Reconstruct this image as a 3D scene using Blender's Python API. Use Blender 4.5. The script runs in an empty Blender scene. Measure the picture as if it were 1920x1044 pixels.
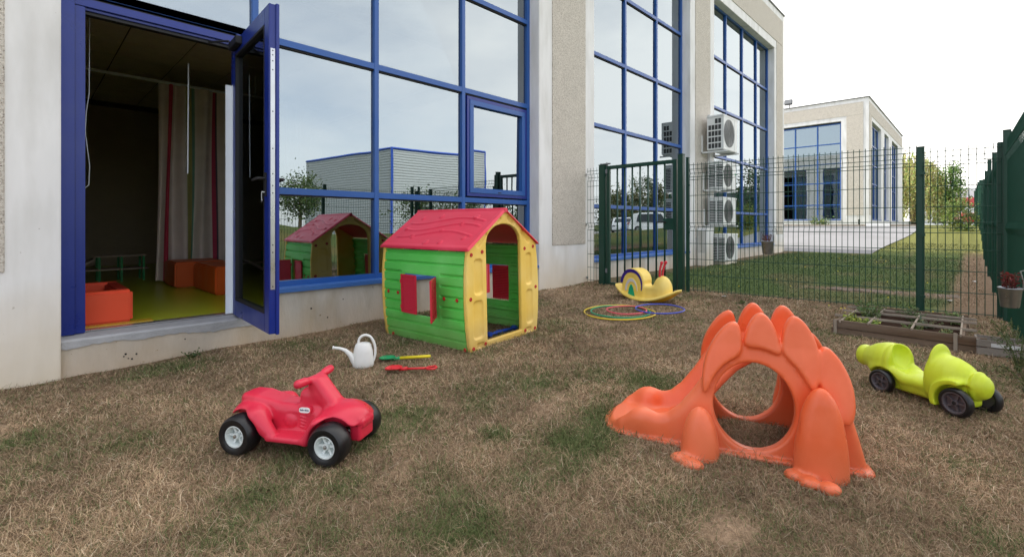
import bpy, bmesh, math, random
import numpy as np
from mathutils import Vector, Matrix
random.seed(7); rng=np.random.default_rng(11)
R=math.radians
scn=bpy.context.scene
# ---------------------------------------------------------------- camera
cam=bpy.data.cameras.new('camera'); co=bpy.data.objects.new('camera',cam); scn.collection.objects.link(co)
CAMX,CAMY,CAMZ=.094,-4.239,1.0
co.location=(CAMX,CAMY,CAMZ); co.rotation_euler=(R(90),0,-R(45.75))
cam.sensor_width=36; cam.lens=36*895/1920; cam.shift_y=-.0526
cam.clip_start=.05; cam.clip_end=3000
scn.camera=co
# ---------------------------------------------------------------- world
SUN=Vector((-.16,.95,1.05)).normalized()
w=bpy.data.worlds.new('World'); scn.world=w; w.use_nodes=True
nt=w.node_tree; nt.nodes.clear()
def N(nt,t,**k):
    n=nt.nodes.new(t)
    for a,b in k.items(): setattr(n,a,b)
    return n
out=N(nt,'ShaderNodeOutputWorld'); bg=N(nt,'ShaderNodeBackground'); bg.inputs['Strength'].default_value=.1
sky=N(nt,'ShaderNodeTexSky',sky_type='NISHITA',sun_disc=False)
sky.sun_elevation=math.asin(SUN.z); sky.sun_rotation=math.atan2(SUN.x,SUN.y)
sky.air_density=1.0; sky.dust_density=2.0; sky.ozone_density=1.5
tc=N(nt,'ShaderNodeTexCoord')
sep=N(nt,'ShaderNodeSeparateXYZ'); nt.links.new(tc.outputs['Generated'],sep.inputs[0])
mp=N(nt,'ShaderNodeMapping'); mp.inputs['Scale'].default_value=(1,1,2.6); nt.links.new(tc.outputs['Generated'],mp.inputs[0])
nz=N(nt,'ShaderNodeTexNoise'); nz.inputs['Scale'].default_value=2.3; nz.inputs['Detail'].default_value=7; nz.inputs['Roughness'].default_value=.55
nt.links.new(mp.outputs[0],nz.inputs['Vector'])
# cover grows towards the bright side (+x) and stays thin elsewhere
m1=N(nt,'ShaderNodeMath',operation='MULTIPLY_ADD'); m1.inputs[1].default_value=.42; m1.inputs[2].default_value=0
nt.links.new(sep.outputs['X'],m1.inputs[0])
m1b=N(nt,'ShaderNodeMath',operation='MULTIPLY_ADD'); m1b.inputs[1].default_value=.26
nt.links.new(sep.outputs['Y'],m1b.inputs[0]); nt.links.new(m1.outputs[0],m1b.inputs[2])
m2=N(nt,'ShaderNodeMath',operation='ADD'); nt.links.new(nz.outputs['Fac'],m2.inputs[0]); nt.links.new(m1b.outputs[0],m2.inputs[1])
cr=N(nt,'ShaderNodeMapRange'); cr.inputs['From Min'].default_value=.22; cr.inputs['From Max'].default_value=.78
cr.inputs['To Min'].default_value=.38; cr.inputs['To Max'].default_value=1.0
nt.links.new(m2.outputs[0],cr.inputs['Value'])
mx=N(nt,'ShaderNodeMixRGB'); nt.links.new(cr.outputs[0],mx.inputs['Fac']); nt.links.new(sky.outputs[0],mx.inputs[1])
mx.inputs[2].default_value=(9.2,8.9,8.5,1)
nt.links.new(mx.outputs[0],bg.inputs['Color']); nt.links.new(bg.outputs[0],out.inputs[0])
sl=bpy.data.lights.new('sun','SUN'); so=bpy.data.objects.new('sun',sl); scn.collection.objects.link(so)
sl.energy=2.0; sl.angle=R(2.5); sl.color=(1,.95,.86)
so.rotation_euler=SUN.to_track_quat('Z','Y').to_euler()
vs=scn.view_settings; vs.view_transform='Standard'; vs.look='None'; vs.exposure=1.4; vs.gamma=1; vs.use_curve_mapping=False
scn.cycles.max_bounces=8; scn.cycles.glossy_bounces=5; scn.cycles.transparent_max_bounces=12
scn.cycles.use_denoising=True
# ---------------------------------------------------------------- helpers
COL=scn.collection
def srgb(r,g,b):
    f=lambda c:(c/255/12.92 if c/255<=.04045 else ((c/255+.055)/1.055)**2.4)
    return (f(r),f(g),f(b))
MATS={}
def mat(name,col,rough=.5,spec=.5,metal=0,var=.12,vscale=6,bump=0,bscale=60,col2=None,c2scale=3,c2lo=.45,c2hi=.7,coat=0,speck=None,attr=None,dirt=None,stretch=None):
    if name in MATS: return MATS[name]
    m=bpy.data.materials.new(name); m.use_nodes=True; t=m.node_tree; b=t.nodes['Principled BSDF']
    L=t.links.new
    tcn=N(t,'ShaderNodeTexCoord'); src=tcn.outputs['Object']
    geo=N(t,'ShaderNodeNewGeometry')
    src=geo.outputs['Position']
    if stretch:
        mpp=N(t,'ShaderNodeMapping'); mpp.inputs['Scale'].default_value=stretch; L(src,mpp.inputs[0]); vsrc=mpp.outputs[0]
    else: vsrc=src
    if attr:
        a=N(t,'ShaderNodeAttribute',attribute_name=attr); cur=a.outputs['Color']
    else:
        rgb=N(t,'ShaderNodeRGB'); rgb.outputs[0].default_value=(*col,1); cur=rgb.outputs[0]
    if col2:
        n2=N(t,'ShaderNodeTexNoise'); n2.inputs['Scale'].default_value=c2scale; n2.inputs['Detail'].default_value=5; L(vsrc,n2.inputs['Vector'])
        mr=N(t,'ShaderNodeMapRange'); mr.inputs['From Min'].default_value=c2lo; mr.inputs['From Max'].default_value=c2hi; L(n2.outputs['Fac'],mr.inputs['Value'])
        mm=N(t,'ShaderNodeMixRGB'); L(mr.outputs[0],mm.inputs['Fac']); L(cur,mm.inputs[1]); mm.inputs[2].default_value=(*col2,1); cur=mm.outputs[0]
    if speck:   # (scale, dark colour, threshold)
        v=N(t,'ShaderNodeTexNoise'); v.inputs['Scale'].default_value=speck[0]; v.inputs['Detail'].default_value=2; L(src,v.inputs['Vector'])
        mr=N(t,'ShaderNodeMapRange'); mr.inputs['From Min'].default_value=speck[2]; mr.inputs['From Max'].default_value=speck[2]+.06; L(v.outputs['Fac'],mr.inputs['Value'])
        mm=N(t,'ShaderNodeMixRGB'); L(mr.outputs[0],mm.inputs['Fac']); L(cur,mm.inputs[1]); mm.inputs[2].default_value=(*speck[1],1); cur=mm.outputs[0]
    if dirt:    # (z0, z1, colour, amount) soil splash near the ground, patchy
        sx=N(t,'ShaderNodeSeparateXYZ'); L(src,sx.inputs[0])
        nn=N(t,'ShaderNodeTexNoise'); nn.inputs['Scale'].default_value=2.2; nn.inputs['Detail'].default_value=6; L(src,nn.inputs['Vector'])
        ad=N(t,'ShaderNodeMath',operation='MULTIPLY_ADD'); ad.inputs[1].default_value=(dirt[1]-dirt[0])*1.2; L(nn.outputs['Fac'],ad.inputs[0]); 
        ng=N(t,'ShaderNodeMath',operation='MULTIPLY'); ng.inputs[1].default_value=-1; L(sx.outputs['Z'],ng.inputs[0]); L(ng.outputs[0],ad.inputs[2])
        mr=N(t,'ShaderNodeMapRange'); mr.inputs['From Min'].default_value=-dirt[1]+.3*(dirt[1]-dirt[0]); mr.inputs['From Max'].default_value=-dirt[0]+.6*(dirt[1]-dirt[0]); mr.inputs['To Max'].default_value=dirt[3]; L(ad.outputs[0],mr.inputs['Value'])
        mm=N(t,'ShaderNodeMixRGB'); L(mr.outputs[0],mm.inputs['Fac']); L(cur,mm.inputs[1]); mm.inputs[2].default_value=(*dirt[2],1); cur=mm.outputs[0]
    if var:
        n1=N(t,'ShaderNodeTexNoise'); n1.inputs['Scale'].default_value=vscale; n1.inputs['Detail'].default_value=6; L(vsrc,n1.inputs['Vector'])
        mr=N(t,'ShaderNodeMapRange'); mr.inputs['From Min'].default_value=.25; mr.inputs['From Max'].default_value=.75; mr.inputs['To Min'].default_value=1-var; mr.inputs['To Max'].default_value=1+var; L(n1.outputs['Fac'],mr.inputs['Value'])
        mm=N(t,'ShaderNodeMixRGB',blend_type='MULTIPLY'); mm.inputs['Fac'].default_value=1; L(cur,mm.inputs[1]); L(mr.outputs[0],mm.inputs[2]); cur=mm.outputs[0]
        mr2=N(t,'ShaderNodeMapRange'); mr2.inputs['From Min'].default_value=.3; mr2.inputs['From Max'].default_value=.7; mr2.inputs['To Min'].default_value=max(0,rough-.07); mr2.inputs['To Max'].default_value=min(1,rough+.07); L(n1.outputs['Fac'],mr2.inputs['Value']); L(mr2.outputs[0],b.inputs['Roughness'])
    else: b.inputs['Roughness'].default_value=rough
    L(cur,b.inputs['Base Color'])
    b.inputs['Metallic'].default_value=metal; b.inputs['Specular IOR Level'].default_value=spec
    if coat: b.inputs['Coat Weight'].default_value=coat
    if bump:
        n3=N(t,'ShaderNodeTexNoise'); n3.inputs['Scale'].default_value=bscale; n3.inputs['Detail'].default_value=4; L(vsrc,n3.inputs['Vector'])
        bp=N(t,'ShaderNodeBump'); bp.inputs['Strength'].default_value=bump; bp.inputs['Distance'].default_value=.01; L(n3.outputs['Fac'],bp.inputs['Height']); L(bp.outputs[0],b.inputs['Normal'])
    MATS[name]=m; return m
def glass(name,refl=.55,tint=(.55,.615,.655),trans=(.45,.5,.5),rip=.05,rs=1.6):
    m=bpy.data.materials.new(name); m.use_nodes=True; t=m.node_tree; t.nodes.clear(); L=t.links.new
    o=N(t,'ShaderNodeOutputMaterial'); g=N(t,'ShaderNodeBsdfGlossy'); g.inputs['Roughness'].default_value=.004; g.inputs['Color'].default_value=(*tint,1)
    tr=N(t,'ShaderNodeBsdfTransparent'); tr.inputs['Color'].default_value=(*trans,1)
    lw=N(t,'ShaderNodeFresnel'); lw.inputs['IOR'].default_value=1.5
    mr=N(t,'ShaderNodeMapRange'); mr.inputs['To Min'].default_value=refl-.04; mr.inputs['To Max'].default_value=1; L(lw.outputs[0],mr.inputs['Value'])
    ms=N(t,'ShaderNodeMixShader'); L(mr.outputs[0],ms.inputs[0]); L(tr.outputs[0],ms.inputs[1]); L(g.outputs[0],ms.inputs[2]); L(ms.outputs[0],o.inputs[0])
    ge=N(t,'ShaderNodeNewGeometry'); n=N(t,'ShaderNodeTexNoise'); n.inputs['Scale'].default_value=rs; n.inputs['Detail'].default_value=1; L(ge.outputs['Position'],n.inputs['Vector'])
    b=N(t,'ShaderNodeBump'); b.inputs['Strength'].default_value=rip; b.inputs['Distance'].default_value=.02; L(n.outputs['Fac'],b.inputs['Height']); L(b.outputs[0],g.inputs['Normal'])
    MATS[name]=m; return m
class MB:
    def __init__(s): s.v=[]; s.f=[]
    def add(s,vs,fs):
        n=len(s.v); s.v+= [tuple(v) for v in vs]; s.f+=[tuple(i+n for i in f) for f in fs]; return s
    def box(s,x0,x1,y0,y1,z0,z1,M=None):
        vs=[(x,y,z) for z in(z0,z1) for y in(y0,y1) for x in(x0,x1)]
        if M: vs=[tuple(M@Vector(v)) for v in vs]
        return s.add(vs,[(0,2,3,1),(4,5,7,6),(0,1,5,4),(2,6,7,3),(0,4,6,2),(1,3,7,5)])
    def tube(s,pts,r,n=8,caps=True,rs=None):
        pts=[Vector(p) for p in pts]; vs=[];fs=[]
        up=None
        for i,p in enumerate(pts):
            d=(pts[min(i+1,len(pts)-1)]-pts[max(i-1,0)])
            if d.length<1e-9: d=Vector((0,0,1))
            d.normalize()
            if up is None:
                up=Vector((0,0,1)) if abs(d.z)<.9 else Vector((1,0,0))
            a=d.cross(up)
            if a.length<1e-6: a=d.cross(Vector((0,1,0)))
            a.normalize(); b=a.cross(d); b.normalize(); up=b
            rr=rs[i] if rs else r
            for k in range(n):
                q=2*math.pi*k/n; vs.append(p+a*math.cos(q)*rr+b*math.sin(q)*rr)
        for i in range(len(pts)-1):
            for k in range(n):
                k2=(k+1)%n; fs.append((i*n+k,i*n+k2,(i+1)*n+k2,(i+1)*n+k))
        if caps: fs.append(tuple(range(n))[::-1]); fs.append(tuple((len(pts)-1)*n+k for k in range(n)))
        return s.add(vs,fs)
    def lathe(s,prof,n=24,M=None,sx=1,sy=1):   # prof [(r,z)]
        vs=[];fs=[]
        for r,z in prof:
            for k in range(n):
                q=2*math.pi*k/n; vs.append((r*math.cos(q)*sx,r*math.sin(q)*sy,z))
        for i in range(len(prof)-1):
            for k in range(n):
                k2=(k+1)%n; fs.append((i*n+k,i*n+k2,(i+1)*n+k2,(i+1)*n+k))
        if M: vs=[tuple(M@Vector(v)) for v in vs]
        return s.add(vs,fs)
    def prism(s,poly,y0,y1,M=None,axis='y'):   # poly of (x,z), extruded along y
        n=len(poly)
        if axis=='y': vs=[(x,y0,z) for x,z in poly]+[(x,y1,z) for x,z in poly]
        elif axis=='z': vs=[(x,z,y0) for x,z in poly]+[(x,z,y1) for x,z in poly]
        else: vs=[(y0,x,z) for x,z in poly]+[(y1,x,z) for x,z in poly]
        if M: vs=[tuple(M@Vector(v)) for v in vs]
        return s.add(vs,[tuple(range(n)),tuple(range(2*n-1,n-1,-1))]+[(i,n+i,n+(i+1)%n,(i+1)%n) for i in range(n)])
    def mesh(s,name,mt,smooth=False,bevel=0):
        me=bpy.data.meshes.new(name); me.from_pydata(s.v,[],s.f); me.update()
        bm=bmesh.new(); bm.from_mesh(me); bmesh.ops.recalc_face_normals(bm,faces=bm.faces)
        if bevel: bmesh.ops.bevel(bm,geom=[e for e in bm.edges],offset=bevel,segments=2,affect='EDGES',clamp_overlap=True)
        bm.to_mesh(me); bm.free()
        if mt: me.materials.append(mt)
        if smooth:
            me.polygons.foreach_set('use_smooth',[True]*len(me.polygons))
            if smooth!='all': me.set_sharp_from_angle(angle=R(38))
        return me
def obj(name,me,parent=None,loc=None,rot=None):
    o=bpy.data.objects.new(name,me); COL.objects.link(o)
    if parent: o.parent=parent
    if loc is not None: o.location=loc
    if rot is not None: o.rotation_euler=rot
    return o
def part(name,mb,mt,parent=None,smooth=False,bevel=0): return obj(name,mb.mesh(name,mt,smooth,bevel),parent)
def tag(o,label=None,cat=None,group=None,kind=None):
    if label: o['label']=label
    if cat: o['category']=cat
    if group: o['group']=group
    if kind: o['kind']=kind
    return o
def empty(name,loc=(0,0,0),rz=0,label=None,cat=None,group=None,rot=None):
    o=bpy.data.objects.new(name,None); COL.objects.link(o); o.location=loc; o.rotation_euler=rot or (0,0,rz); o.empty_display_size=.1
    return tag(o,label,cat,group)
def copy_tree(o,parent=None):
    c=o.copy(); COL.objects.link(c); c.parent=parent
    for ch in [x for x in o.children]: copy_tree(ch,c)
    return c
# ---- numpy mesh
def npmesh(name,V,Fq,mt,smooth=False,tri=False):
    me=bpy.data.meshes.new(name); k=3 if tri else 4
    me.vertices.add(len(V)); me.vertices.foreach_set('co',np.asarray(V,np.float32).ravel())
    me.loops.add(len(Fq)*k); me.loops.foreach_set('vertex_index',np.asarray(Fq,np.int32).ravel())
    me.polygons.add(len(Fq)); me.polygons.foreach_set('loop_start',np.arange(0,len(Fq)*k,k,dtype=np.int32))
    me.polygons.foreach_set('loop_total',np.full(len(Fq),k,dtype=np.int32))
    if smooth: me.polygons.foreach_set('use_smooth',np.ones(len(Fq),dtype=bool))
    me.update(calc_edges=True)
    if mt: me.materials.append(mt)
    return me
def setcol(me,name,C):
    a=me.color_attributes.new(name,'FLOAT_COLOR','POINT')
    a.data.foreach_set('color',np.concatenate([C,np.ones((len(C),1))],1).astype(np.float32).ravel())
# ---- SDF surface nets
def smin(a,b,k): h=np.clip(.5+.5*(b-a)/k,0,1); return b*(1-h)+a*h-k*h*(1-h)
def smax(a,b,k): return -smin(-a,-b,k)
def ell(X,Y,Z,c,r,ry=0):
    x,y,z=X-c[0],Y-c[1],Z-c[2]
    if ry: cs,sn=math.cos(ry),math.sin(ry); x,z=x*cs-z*sn,x*sn+z*cs
    k0=np.sqrt((x/r[0])**2+(y/r[1])**2+(z/r[2])**2)+1e-9
    k1=np.sqrt((x/r[0]**2)**2+(y/r[1]**2)**2+(z/r[2]**2)**2)+1e-9
    return k0*(k0-1)/k1
def rbox(X,Y,Z,c,h,r,ry=0,rx=0):
    x,y,z=X-c[0],Y-c[1],Z-c[2]
    if ry: cs,sn=math.cos(ry),math.sin(ry); x,z=x*cs-z*sn,x*sn+z*cs
    qx,qy,qz=np.abs(x)-h[0]+r,np.abs(y)-h[1]+r,np.abs(z)-h[2]+r
    return np.sqrt(np.maximum(qx,0)**2+np.maximum(qy,0)**2+np.maximum(qz,0)**2)+np.minimum(np.maximum(qx,np.maximum(qy,qz)),0)-r
def cap(X,Y,Z,a,b,r,r2=None):
    a=np.array(a);b=np.array(b);ba=b-a
    px,py,pz=X-a[0],Y-a[1],Z-a[2]; h=np.clip((px*ba[0]+py*ba[1]+pz*ba[2])/(ba@ba),0,1)
    rr=r if r2 is None else r+(r2-r)*h
    return np.sqrt((px-ba[0]*h)**2+(py-ba[1]*h)**2+(pz-ba[2]*h)**2)-rr
def cyly(X,Z,c,r): return np.sqrt((X-c[0])**2+(Z-c[1])**2)-r
def nets(name,f,lo,hi,h,mt,smooth_it=1):
    ax=[np.arange(l,u+h,h,dtype=np.float32) for l,u in zip(lo,hi)]
    X,Y,Z=np.meshgrid(*ax,indexing='ij'); F=f(X,Y,Z).astype(np.float32)
    nx,ny,nz_=F.shape; s=F<0
    cx=(nx-1,ny-1,nz_-1)
    acc=np.zeros(cx+(3,),np.float32); cnt=np.zeros(cx,np.float32)
    I=np.stack(np.meshgrid(*[np.arange(c) for c in cx],indexing='ij'),-1).astype(np.float32)
    for axis in range(3):
        for o1 in(0,1):
            for o2 in(0,1):
                off=[0,0,0]; oth=[q for q in range(3) if q!=axis]; off[oth[0]]=o1; off[oth[1]]=o2
                s0=tuple(slice(off[q],off[q]+cx[q]) for q in range(3))
                off2=list(off); off2[axis]=1; s1=tuple(slice(off2[q],off2[q]+cx[q]) for q in range(3))
                a=F[s0]; b=F[s1]; m=(a<0)!=(b<0)
                t=np.where(m,a/(a-b+1e-20),0)
                p=np.zeros(cx+(3,),np.float32); p[...,oth[0]]=o1; p[...,oth[1]]=o2; p[...,axis]=t
                acc+=np.where(m[...,None],p,0); cnt+=m
    act=cnt>0; idx=-np.ones(cx,np.int64); idx[act]=np.arange(act.sum())
    V=(I[act]+acc[act]/cnt[act][:,None])*h+np.array([ax[0][0],ax[1][0],ax[2][0]])
    Q=[]
    for axis in range(3):
        oth=[q for q in range(3) if q!=axis]
        sl=[slice(1,c) for c in cx]; sl[axis]=slice(0,cx[axis])
        sa=tuple(sl); sb=list(sl); sb[axis]=slice(1,cx[axis]+1); sb=tuple(sb)
        a=s[sa]; b=s[sb]; m=a!=b
        w_=np.argwhere(m); 
        if len(w_)==0: continue
        base=w_+np.array([sl[q].start for q in range(3)])
        def g(d1,d2):
            q=base.copy(); q[:,oth[0]]-=d1; q[:,oth[1]]-=d2; return idx[q[:,0],q[:,1],q[:,2]]
        q4=np.stack([g(1,1),g(0,1),g(0,0),g(1,0)],1)
        flip=a[m] if axis!=1 else ~a[m]
        q4[~flip]=q4[~flip][:,::-1]
        Q.append(q4)
    Q=np.concatenate(Q); Q=Q[(Q>=0).all(1)]
    # light laplacian smoothing
    for _ in range(smooth_it):
        A=np.zeros_like(V); c=np.zeros(len(V))
        for i in range(4):
            j=(i+1)%4
            np.add.at(A,Q[:,i],V[Q[:,j]]); np.add.at(c,Q[:,i],1); np.add.at(A,Q[:,j],V[Q[:,i]]); np.add.at(c,Q[:,j],1)
        V=V*.5+.5*A/np.maximum(c,1)[:,None]
    return npmesh(name,V,Q,mt,smooth=True)
# ---- value noise
_P=rng.random((256,256))
def vn(x,y):
    xi=np.floor(x).astype(int);yi=np.floor(y).astype(int);fx=x-xi;fy=y-yi;fx=fx*fx*(3-2*fx);fy=fy*fy*(3-2*fy)
    g=lambda a,b:_P[a%256,b%256]
    return (g(xi,yi)*(1-fx)+g(xi+1,yi)*fx)*(1-fy)+(g(xi,yi+1)*(1-fx)+g(xi+1,yi+1)*fx)*fy
def fbm(x,y,o=4):
    r=0;a=.5;t=0
    for i in range(o): r=r+a*vn(x*2**i+17*i,y*2**i+31*i); t+=a; a*=.55
    return r/t
def ss(a,b,t): t=np.clip((t-a)/(b-a),0,1); return t*t*(3-2*t)
# ---------------------------------------------------------------- terrain
def H(x,y):
    x=np.asarray(x,float);y=np.asarray(y,float)
    near=.021*np.clip(x,-1,6.5)
    far=.03*ss(6.5,17,x)+.735*np.clip((x-16.4)/11,0,1)*ss(-17,-7,y)
    bank=1.5*np.exp(-(((x-3)/6.5)**2))*ss(-10,-15,y)*ss(-30,-20,y)
    return near+far+bank
def Hs(x,y): return float(H(x,y))
GREEN=[(1.34,-2.23,.17,1.25),(1.19,-2.31,.10,.9),(1.54,-2.22,.11,.7),(.9,-2.2,.13,.6),(.94,-2.51,.10,.5),(.71,-2.39,.12,.45),(1.81,-2.99,.19,.9),(2.06,-2.94,.17,1.0),(2.71,-2.88,.2,.95),(1.59,-3.02,.13,.65),(1.07,-3.08,.13,.75),(1.14,-2.94,.11,.5),(1.42,-3.0,.10,.6),(.83,-.31,.2,.6),(.65,-.35,.16,.5),(2.64,-2.51,.2,.45),(2.26,-2.31,.23,.6),(1.95,-2.17,.16,.5),(1.62,-.4,.25,.3),(1.61,-2.65,.07,1.1),(1.79,-2.34,.11,.6),(.96,-2.92,.1,.45),(.09,-1.11,.15,.5),(.45,-1.5,.12,.5),(1.67,-3.56,.14,.35),(1.72,-3.77,.1,.3),(2.67,-4.19,.08,.4),(4.21,-1.93,.08,.5),(3.53,-1.8,.09,.45),(5.47,-1.58,.13,.6),(.55,-2.55,.13,.4),(.78,-2.76,.1,.4),(1.2,-2.76,.09,.45)]
BARE=[(1.97,-2.64,.12,.7),(2.17,-2.59,.10,.6),(1.64,-3.68,.10,1.1),(1.65,-3.64,.07,.9),(1.64,-2.17,.11,.3),(1.16,-2.61,.08,.4),(.63,-2.54,.09,.4),(.52,-.57,.16,.5),(1.97,-.05,.3,.5),(5.0,-.12,.5,.7),(4.83,-.8,.32,.4),(3.38,-2.17,.25,.3),(2.26,-4.06,.11,.4),(2.85,-4.05,.12,.3),(4.9,-4.3,.3,.5)]
def gfield(x,y):
    n=fbm(x*1.4+5,y*1.4+3,4); n2=fbm(x*5,y*5,3)
    g=ss(.60,.80,n)*.30
    for a,b,r,s in GREEN: g=np.maximum(g,s*np.exp(-(((x-a)**2+(y-b)**2)/r**2)**1.3)*(.5+n2))
    g=np.clip(g*(.45+1.1*n2),0,1)
    return g
def bfield(x,y):
    n2=fbm(x*7+9,y*7,3); b=np.zeros_like(x)
    for a,c,r,s in BARE: b=np.maximum(b,s*np.exp(-(((x-a)**2+(y-c)**2)/r**2)**1.5)*(.5+n2))
    b=np.maximum(b,ss(.66,.8,fbm(x*2.3+40,y*2.3,4))*.7)
    return np.clip(b,0,1)
STRAW=np.array([.34,.235,.145]); SHADED_SOIL=np.array([.14,.092,.058]); BARES=np.array([.36,.255,.17]); GRN=np.array([.095,.12,.042])  # soil colour darkened to paint in the shade between grass blades
def groundcol(x,y):
    g=gfield(x,y)[:,None]; b=bfield(x,y)[:,None]; n=fbm(x*9,y*9,3)[:,None]; big=fbm(x*1.1+70,y*1.1,3)[:,None]
    c=SHADED_SOIL*(1-n)+STRAW*.75*n; c=c*(.75+.5*big)
    c=c*(1-g*.7)+GRN*.7*g*.9+0*c; c=c*(1-b)+BARES*b
    # outside the yard: green lawn
    lawn=ss(6.25,6.5,x)[:,None]
    dry=ss(.55,.75,fbm(x*.8+3,y*2.2+8,4))[:,None]
    lc=np.array([.085,.125,.038])*(1-dry*.4)+np.array([.20,.15,.085])*dry*.4
    strip=(np.exp(-((x-7.7+.05*(y+3))/.28)**4)*ss(-2.2,-2.8,y))[:,None]
    lc=lc*(1-strip*.8)+np.array([.17,.125,.09])*strip*.8
    edge=(ss(-3.92,-4.12,y+.12*(fbm(x*1.5,y*3,3)-.5))*ss(40,25,x)*ss(-7,-5,y))[:,None]
    lc=lc*(1-edge)+np.array([.19,.13,.085])*edge
    wallb=(ss(-.5,-.1,y+.2*(fbm(x*2,y*2,3)-.5))*ss(18,16,x))[:,None]
    lc=lc*(1-wallb*.8)+np.array([.16,.115,.08])*wallb*.8
    far=ss(16,18.5,x)[:,None]*ss(-12,-8,y)[:,None]  # far lawn: yellower sunlit tone put into the grass colour
    lc=lc*(1-far)+np.array([.125,.13,.038])*(.7+.6*n)*far
    c=c*(1-lawn)+lc*lawn
    beh=ss(-5.0,-6.0,y)[:,None]   # beyond the side fence
    c=c*(1-beh)+(np.array([.085,.11,.035])*(.7+.6*big)*(1-ss(.5,.7,big)*.5)+np.array([.16,.09,.04])*ss(.5,.7,big)*.5)*beh
    return c
def axisgrid(lo,hi,fine_lo,fine_hi,step):
    a=list(np.arange(fine_lo,fine_hi+1e-6,step)); s=step; p=fine_hi
    while p<hi: s*=1.25; p+=s; a.append(p)
    s=step; p=fine_lo; b=[]
    while p>lo: s*=1.25; p-=s; b.append(p)
    return np.array(b[::-1]+a)
gx=axisgrid(-900,1200,-1.2,8.0,.06); gy=axisgrid(-900,900,-5.4,.3,.06)
GX,GY=np.meshgrid(gx,gy,indexing='ij'); gxf,gyf=GX.ravel(),GY.ravel()
gz=H(gxf,gyf)+ (fbm(gxf*3,gyf*3,4)-.5)*.045*ss(9,7,gxf)*ss(-6,-5,gyf)
nxg,nyg=GX.shape; ii=np.arange(nxg*nyg).reshape(nxg,nyg)
q=np.stack([ii[:-1,:-1],ii[1:,:-1],ii[1:,1:],ii[:-1,1:]],-1).reshape(-1,4)
mground=mat('ground soil',(1,1,1),rough=.95,spec=.1,attr='col',var=.35,vscale=40,bump=.9,bscale=90)
me=npmesh('ground',np.stack([gxf,gyf,gz],1),q,mground,smooth=True); setcol(me,'col',groundcol(gxf,gyf))
tag(obj('ground',me),kind='structure')
# ---- grass blades (real geometry, one body nobody could count)
def blades(name,x,y,g,L,W,elev,C,mt):
    n=len(x); z=H(x,y)+ (fbm(x*3,y*3,4)-.5)*.045*ss(9,7,x)*ss(-6,-5,y)-.004
    az=rng.random(n)*2*math.pi; az2=az+rng.normal(0,.8,n)
    e1=elev; e2=elev-rng.random(n)*1.1
    d1=np.stack([np.cos(az)*np.cos(e1),np.sin(az)*np.cos(e1),np.sin(e1)],1); d2=np.stack([np.cos(az2)*np.cos(e2),np.sin(az2)*np.cos(e2),np.sin(e2)],1)
    b=np.stack([x,y,z],1); m=b+d1*(L*.5)[:,None]; t=m+d2*(L*.5)[:,None]
    t[:,2]=np.maximum(t[:,2],z+.003)
    sd=np.stack([-np.sin(az),np.cos(az),0*az],1)*(W/2)[:,None]
    up=np.zeros_like(sd); up[:,2]=W/2*(rng.random(n)-.5)*1.6
    sd=sd+up
    V=np.stack([b-sd,b+sd,m-sd*.8,m+sd*.8,t],1).reshape(-1,3)
    k=np.arange(n)*5
    T=np.concatenate([np.stack([k,k+1,k+3],1),np.stack([k,k+3,k+2],1),np.stack([k+2,k+3,k+4],1)])
    me=npmesh(name,V,T,mt,tri=True); setcol(me,'col',np.repeat(C,5,0)); return obj(name,me)
mblade=mat('grass blade',(1,1,1),rough=.75,spec=.25,attr='col',var=0)
def in_frame(x,y,pad=.08):
    dx,dy=x-CAMX,y-CAMY; k=.7163*dx+.6978*dy; r=.6978*dx-.7163*dy
    return (k>1.2)&(np.abs(r/np.maximum(k,.1))<1.073+pad)
def scatter(n,kmin,kmax,alpha):
    u=rng.random(n); a=2-alpha   # areal density ~ k^-alpha
    k=(kmin**a+(kmax**a-kmin**a)*u)**(1/a) if abs(a)>1e-3 else kmin*(kmax/kmin)**u
    r=(rng.random(n)*2-1)*1.17*k
    return CAMX+.7163*k+.6978*r, CAMY+.6978*k-.7163*r, k
x,y,k=scatter(980000,1.3,8.5,1.6)
ok=(x<6.33)&(y<-.005)&(y>-4.75)&(x>-1.2); x,y,k=x[ok],y[ok],k[ok]
g=gfield(x,y); b=bfield(x,y); keep=rng.random(len(x))>b*.85; x,y,k,g=x[keep],y[keep],k[keep],g[keep]
n=len(x); isg=rng.random(n)<g*.72+.075
t=rng.random((n,1)); dcol=np.array([.56,.405,.255])*t+np.array([.22,.145,.085])*(1-t)
pal=rng.random((n,1))<.09; dcol=np.where(pal,np.array([.72,.58,.41])*(.75+.25*t),dcol)
mt_=fbm(x*2.2,y*2.2,3)[:,None]; dcol=dcol*(.26+1.22*mt_)*(.75+.5*fbm(x*9,y*9,2)[:,None])
gcol=(np.array([.17,.20,.075])*t+np.array([.075,.105,.034])*(1-t))
C=np.where(isg[:,None],gcol,dcol)
L=np.where(isg,.025+.03*rng.random(n),.020+.055*rng.random(n)**2.0)*(.6+.8*fbm(x*3+50,y*3,3)); 
wd=np.clip(.0011+.0006*(k-1.3),.0011,.005)*(.8+.5*rng.random(n)); wd=np.where(isg,wd*1.25,wd)
el=np.where(isg,.3+1.0*rng.random(n),.03+.95*rng.random(n)**1.6)
tag(blades('dry_grass',x,y,g,L,wd,el,C,mblade),'dry straw coloured grass with green patches covering the play yard','grass',kind='stuff')
tx,ty,tk=scatter(5200,1.3,7.5,1.5)
ok=(tx<6.2)&(ty<-.05)&(ty>-4.6)&(tx>-1.1); tx,ty,tk=tx[ok],ty[ok],tk[ok]; m_=22
x=np.repeat(tx,m_)+rng.normal(size=len(tx)*m_)*.016; y=np.repeat(ty,m_)+rng.normal(size=len(tx)*m_)*.016; k=np.repeat(tk,m_)
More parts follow.
